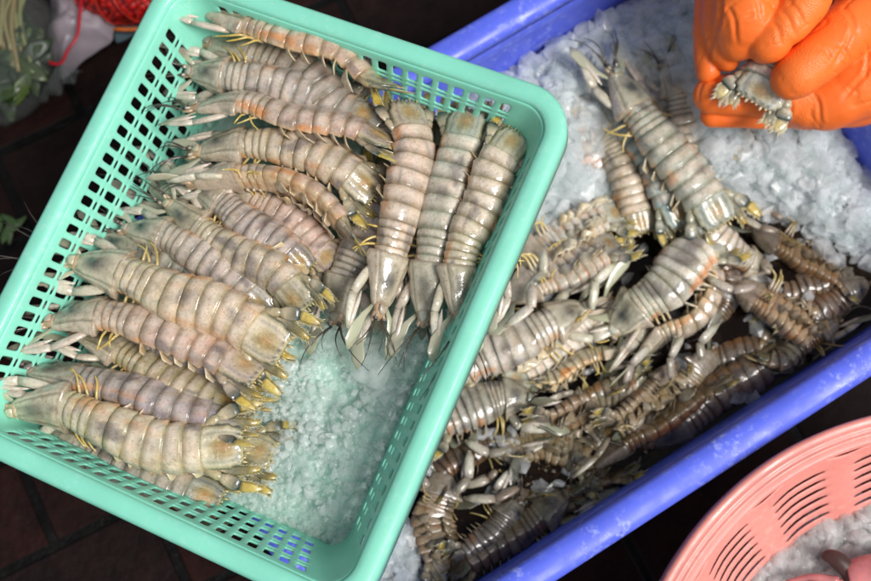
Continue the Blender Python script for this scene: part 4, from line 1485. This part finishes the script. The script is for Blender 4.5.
for i in range(16):
    x = rnd.uniform(0, 32)
    p0_, p1_ = at(x, rnd.uniform(-40, -10), GZ + .07), at(x + rnd.uniform(-12, 12), rnd.uniform(40, 75), GZ + rnd.uniform(.05, .085))
    c = mix((.20, .21, .08), (.28, .12, .04), rnd.random() ** 2)
    pm = p0_.lerp(p1_, .5) + V((rnd.uniform(-.01, .01), 0, .006))
    mbs.sweep(catmull([p0_, pm, p1_], 5), [.0022] * 11, [.0022] * 11, V((0, 0, 1)), c, 7)
mbl.build('leaves', LEAF.m, gv)
mbs.build('stalks', LEAF.m, gv)
k = N('clear_film')
k.set(Roughness=.12, IOR=1.45)
k.b.inputs['Base Color'].default_value = (.20, .22, .21, 1)
n1 = k.noise(38, 4, .6)
k.bump(n1.outputs['Fac'], .9, .008)
tr = k.n('BsdfTransparent'); tr.inputs[0].default_value = (.93, .95, .94, 1)
mx = k.n('MixShader'); mx.inputs[0].default_value = .14
k.l(tr.outputs[0], mx.inputs[1]); k.l(k.b.outputs[0], mx.inputs[2]); k.l(mx.outputs[0], k.out.inputs['Surface'])
FILM = k.m
c0 = at(4, 50, GZ + .05)
bg = empty('vegetable_bag', V((c0.x, c0.y, GZ + .001)))
tag(bg, 'clear plastic bag tied with red string, green vegetables inside', 'plastic bag')
mb = MB(bg.location)
rings = []
for i in range(22):
    th = math.pi * (.02 + .96 * i / 21)
    ring = []
    for j in range(56):
        a = 2 * math.pi * j / 56
        d = V((math.cos(a) * math.sin(th), math.sin(a) * math.sin(th), math.cos(th)))
        r_ = 1 + .10 * noise.noise(d * 3 + V((4, 0, 0))) + .06 * abs(noise.noise(d * 8)) 
        ring.append(c0 + V((d.x * .054 * r_, d.y * .075 * r_, d.z * .048 * r_)))
    rings.append(ring)
mb.rings(rings, [(1, 1, 1)] * 22)
mb.build('film', FILM, bg)
mb = MB(bg.location)     # gathered neck that fans out
p0_ = at(58, 62, GZ + .055)
for s0, s1 in (((40, 104), (66, 78)), ((52, 98), (84, 72))):
    rings = []
    for i in range(10):
        f = i / 9
        ring = []
        for j in range(12):
            g = j / 11
            e = at(lerp(s0[0], s1[0], g), lerp(s0[1], s1[1], g), GZ + .045)
            q = p0_.lerp(e, f)
            ring.append(q + V((0, 0, .008 * math.sin(g * 14 + s0[0]) * f)))
        rings.append(ring)
    mb.rings(rings, [(1, 1, 1)] * 10, False, False, closed=False)
nk = mb.build('neck', FILM, bg)
modifiers(nk, .0005, 0, 0)
RED = plastic_mat('red_string', (.36, .006, .016), .4, .2, 80)
p = [at(x, y, GZ + z) for x, y, z in ((82, -8, .07), (80, 12, .075), (77, 36, .074), (68, 50, .072), (62, 62, .066), (55, 64, .064), (49, 62, .062))]
mb = MB(p[3])
q = catmull(p, 6)
mb.sweep(q, [.0019] * len(q), [.0012] * len(q), V((0, 0, 1)), (1, 1, 1), 8)
tag(mb.build('string', RED, None), 'red plastic string running from the top edge to the neck of the clear bag', 'string')
# a scrap of leaf on the ground
p = at(12, 228, GZ + .002)
mb = MB(p)
for i in range(5):
    a = rnd.uniform(0, 6.28); d = V((math.cos(a), math.sin(a), .1)); q = p + V((rnd.uniform(-.012, .012), rnd.uniform(-.012, .012), .004))
    mb.sweep([q - d * .01, q, q + d * .008, q + d * .014], [.001, .004, .004, .0006], [.0005] * 4, V((0, 0, 1)), mix((.04, .09, .02), (.09, .14, .05), rnd.random()), 8)
tag(mb.build('leaf_scrap', LEAF.m, None), 'scrap of green leaf fallen on the dark ground left of the basket', 'leaf')

# ------------------------------------------------------------------ light
w = bpy.data.worlds.new('World')
sc.world = w
w.use_nodes = True
nt = w.node_tree
bgn = nt.nodes['Background']
sky = nt.nodes.new('ShaderNodeTexSky')
sky.sky_type = 'NISHITA'
sky.sun_disc = False
EL, AZ = 58, 30      # elevation; azimuth measured from +x towards -y
sky.sun_elevation = R(EL)
sd = V((math.cos(R(EL)) * math.cos(R(AZ)), -math.cos(R(EL)) * math.sin(R(AZ)), math.sin(R(EL))))
sky.sun_rotation = math.atan2(sd.x, sd.y)
sky.dust_density = 3
hs = nt.nodes.new('ShaderNodeHueSaturation')
hs.inputs['Saturation'].default_value = .4
nt.links.new(sky.outputs[0], hs.inputs['Color'])
nt.links.new(hs.outputs[0], bgn.inputs['Color'])
bgn.inputs['Strength'].default_value = .11
sl = bpy.data.lights.new('sun', 'SUN')
sl.energy = 2.7
sl.angle = R(23)
sl.color = (1, .975, .945)
so_ = bpy.data.objects.new('sun', sl)
COL.objects.link(so_)
so_.rotation_euler = sd.to_track_quat('Z', 'Y').to_euler()

sc.view_settings.view_transform = 'Standard'
sc.view_settings.look = 'None'
sc.view_settings.exposure = 0.06
sc.view_settings.gamma = 1
c_ = sc.cycles
c_.use_denoising = True
c_.max_bounces = 10
c_.transparent_max_bounces = 24
c_.transmission_bounces = 8
c_.diffuse_bounces = 4
c_.glossy_bounces = 4
c_.caustics_reflective = False
c_.caustics_refractive = False
c_.sample_clamp_indirect = 6
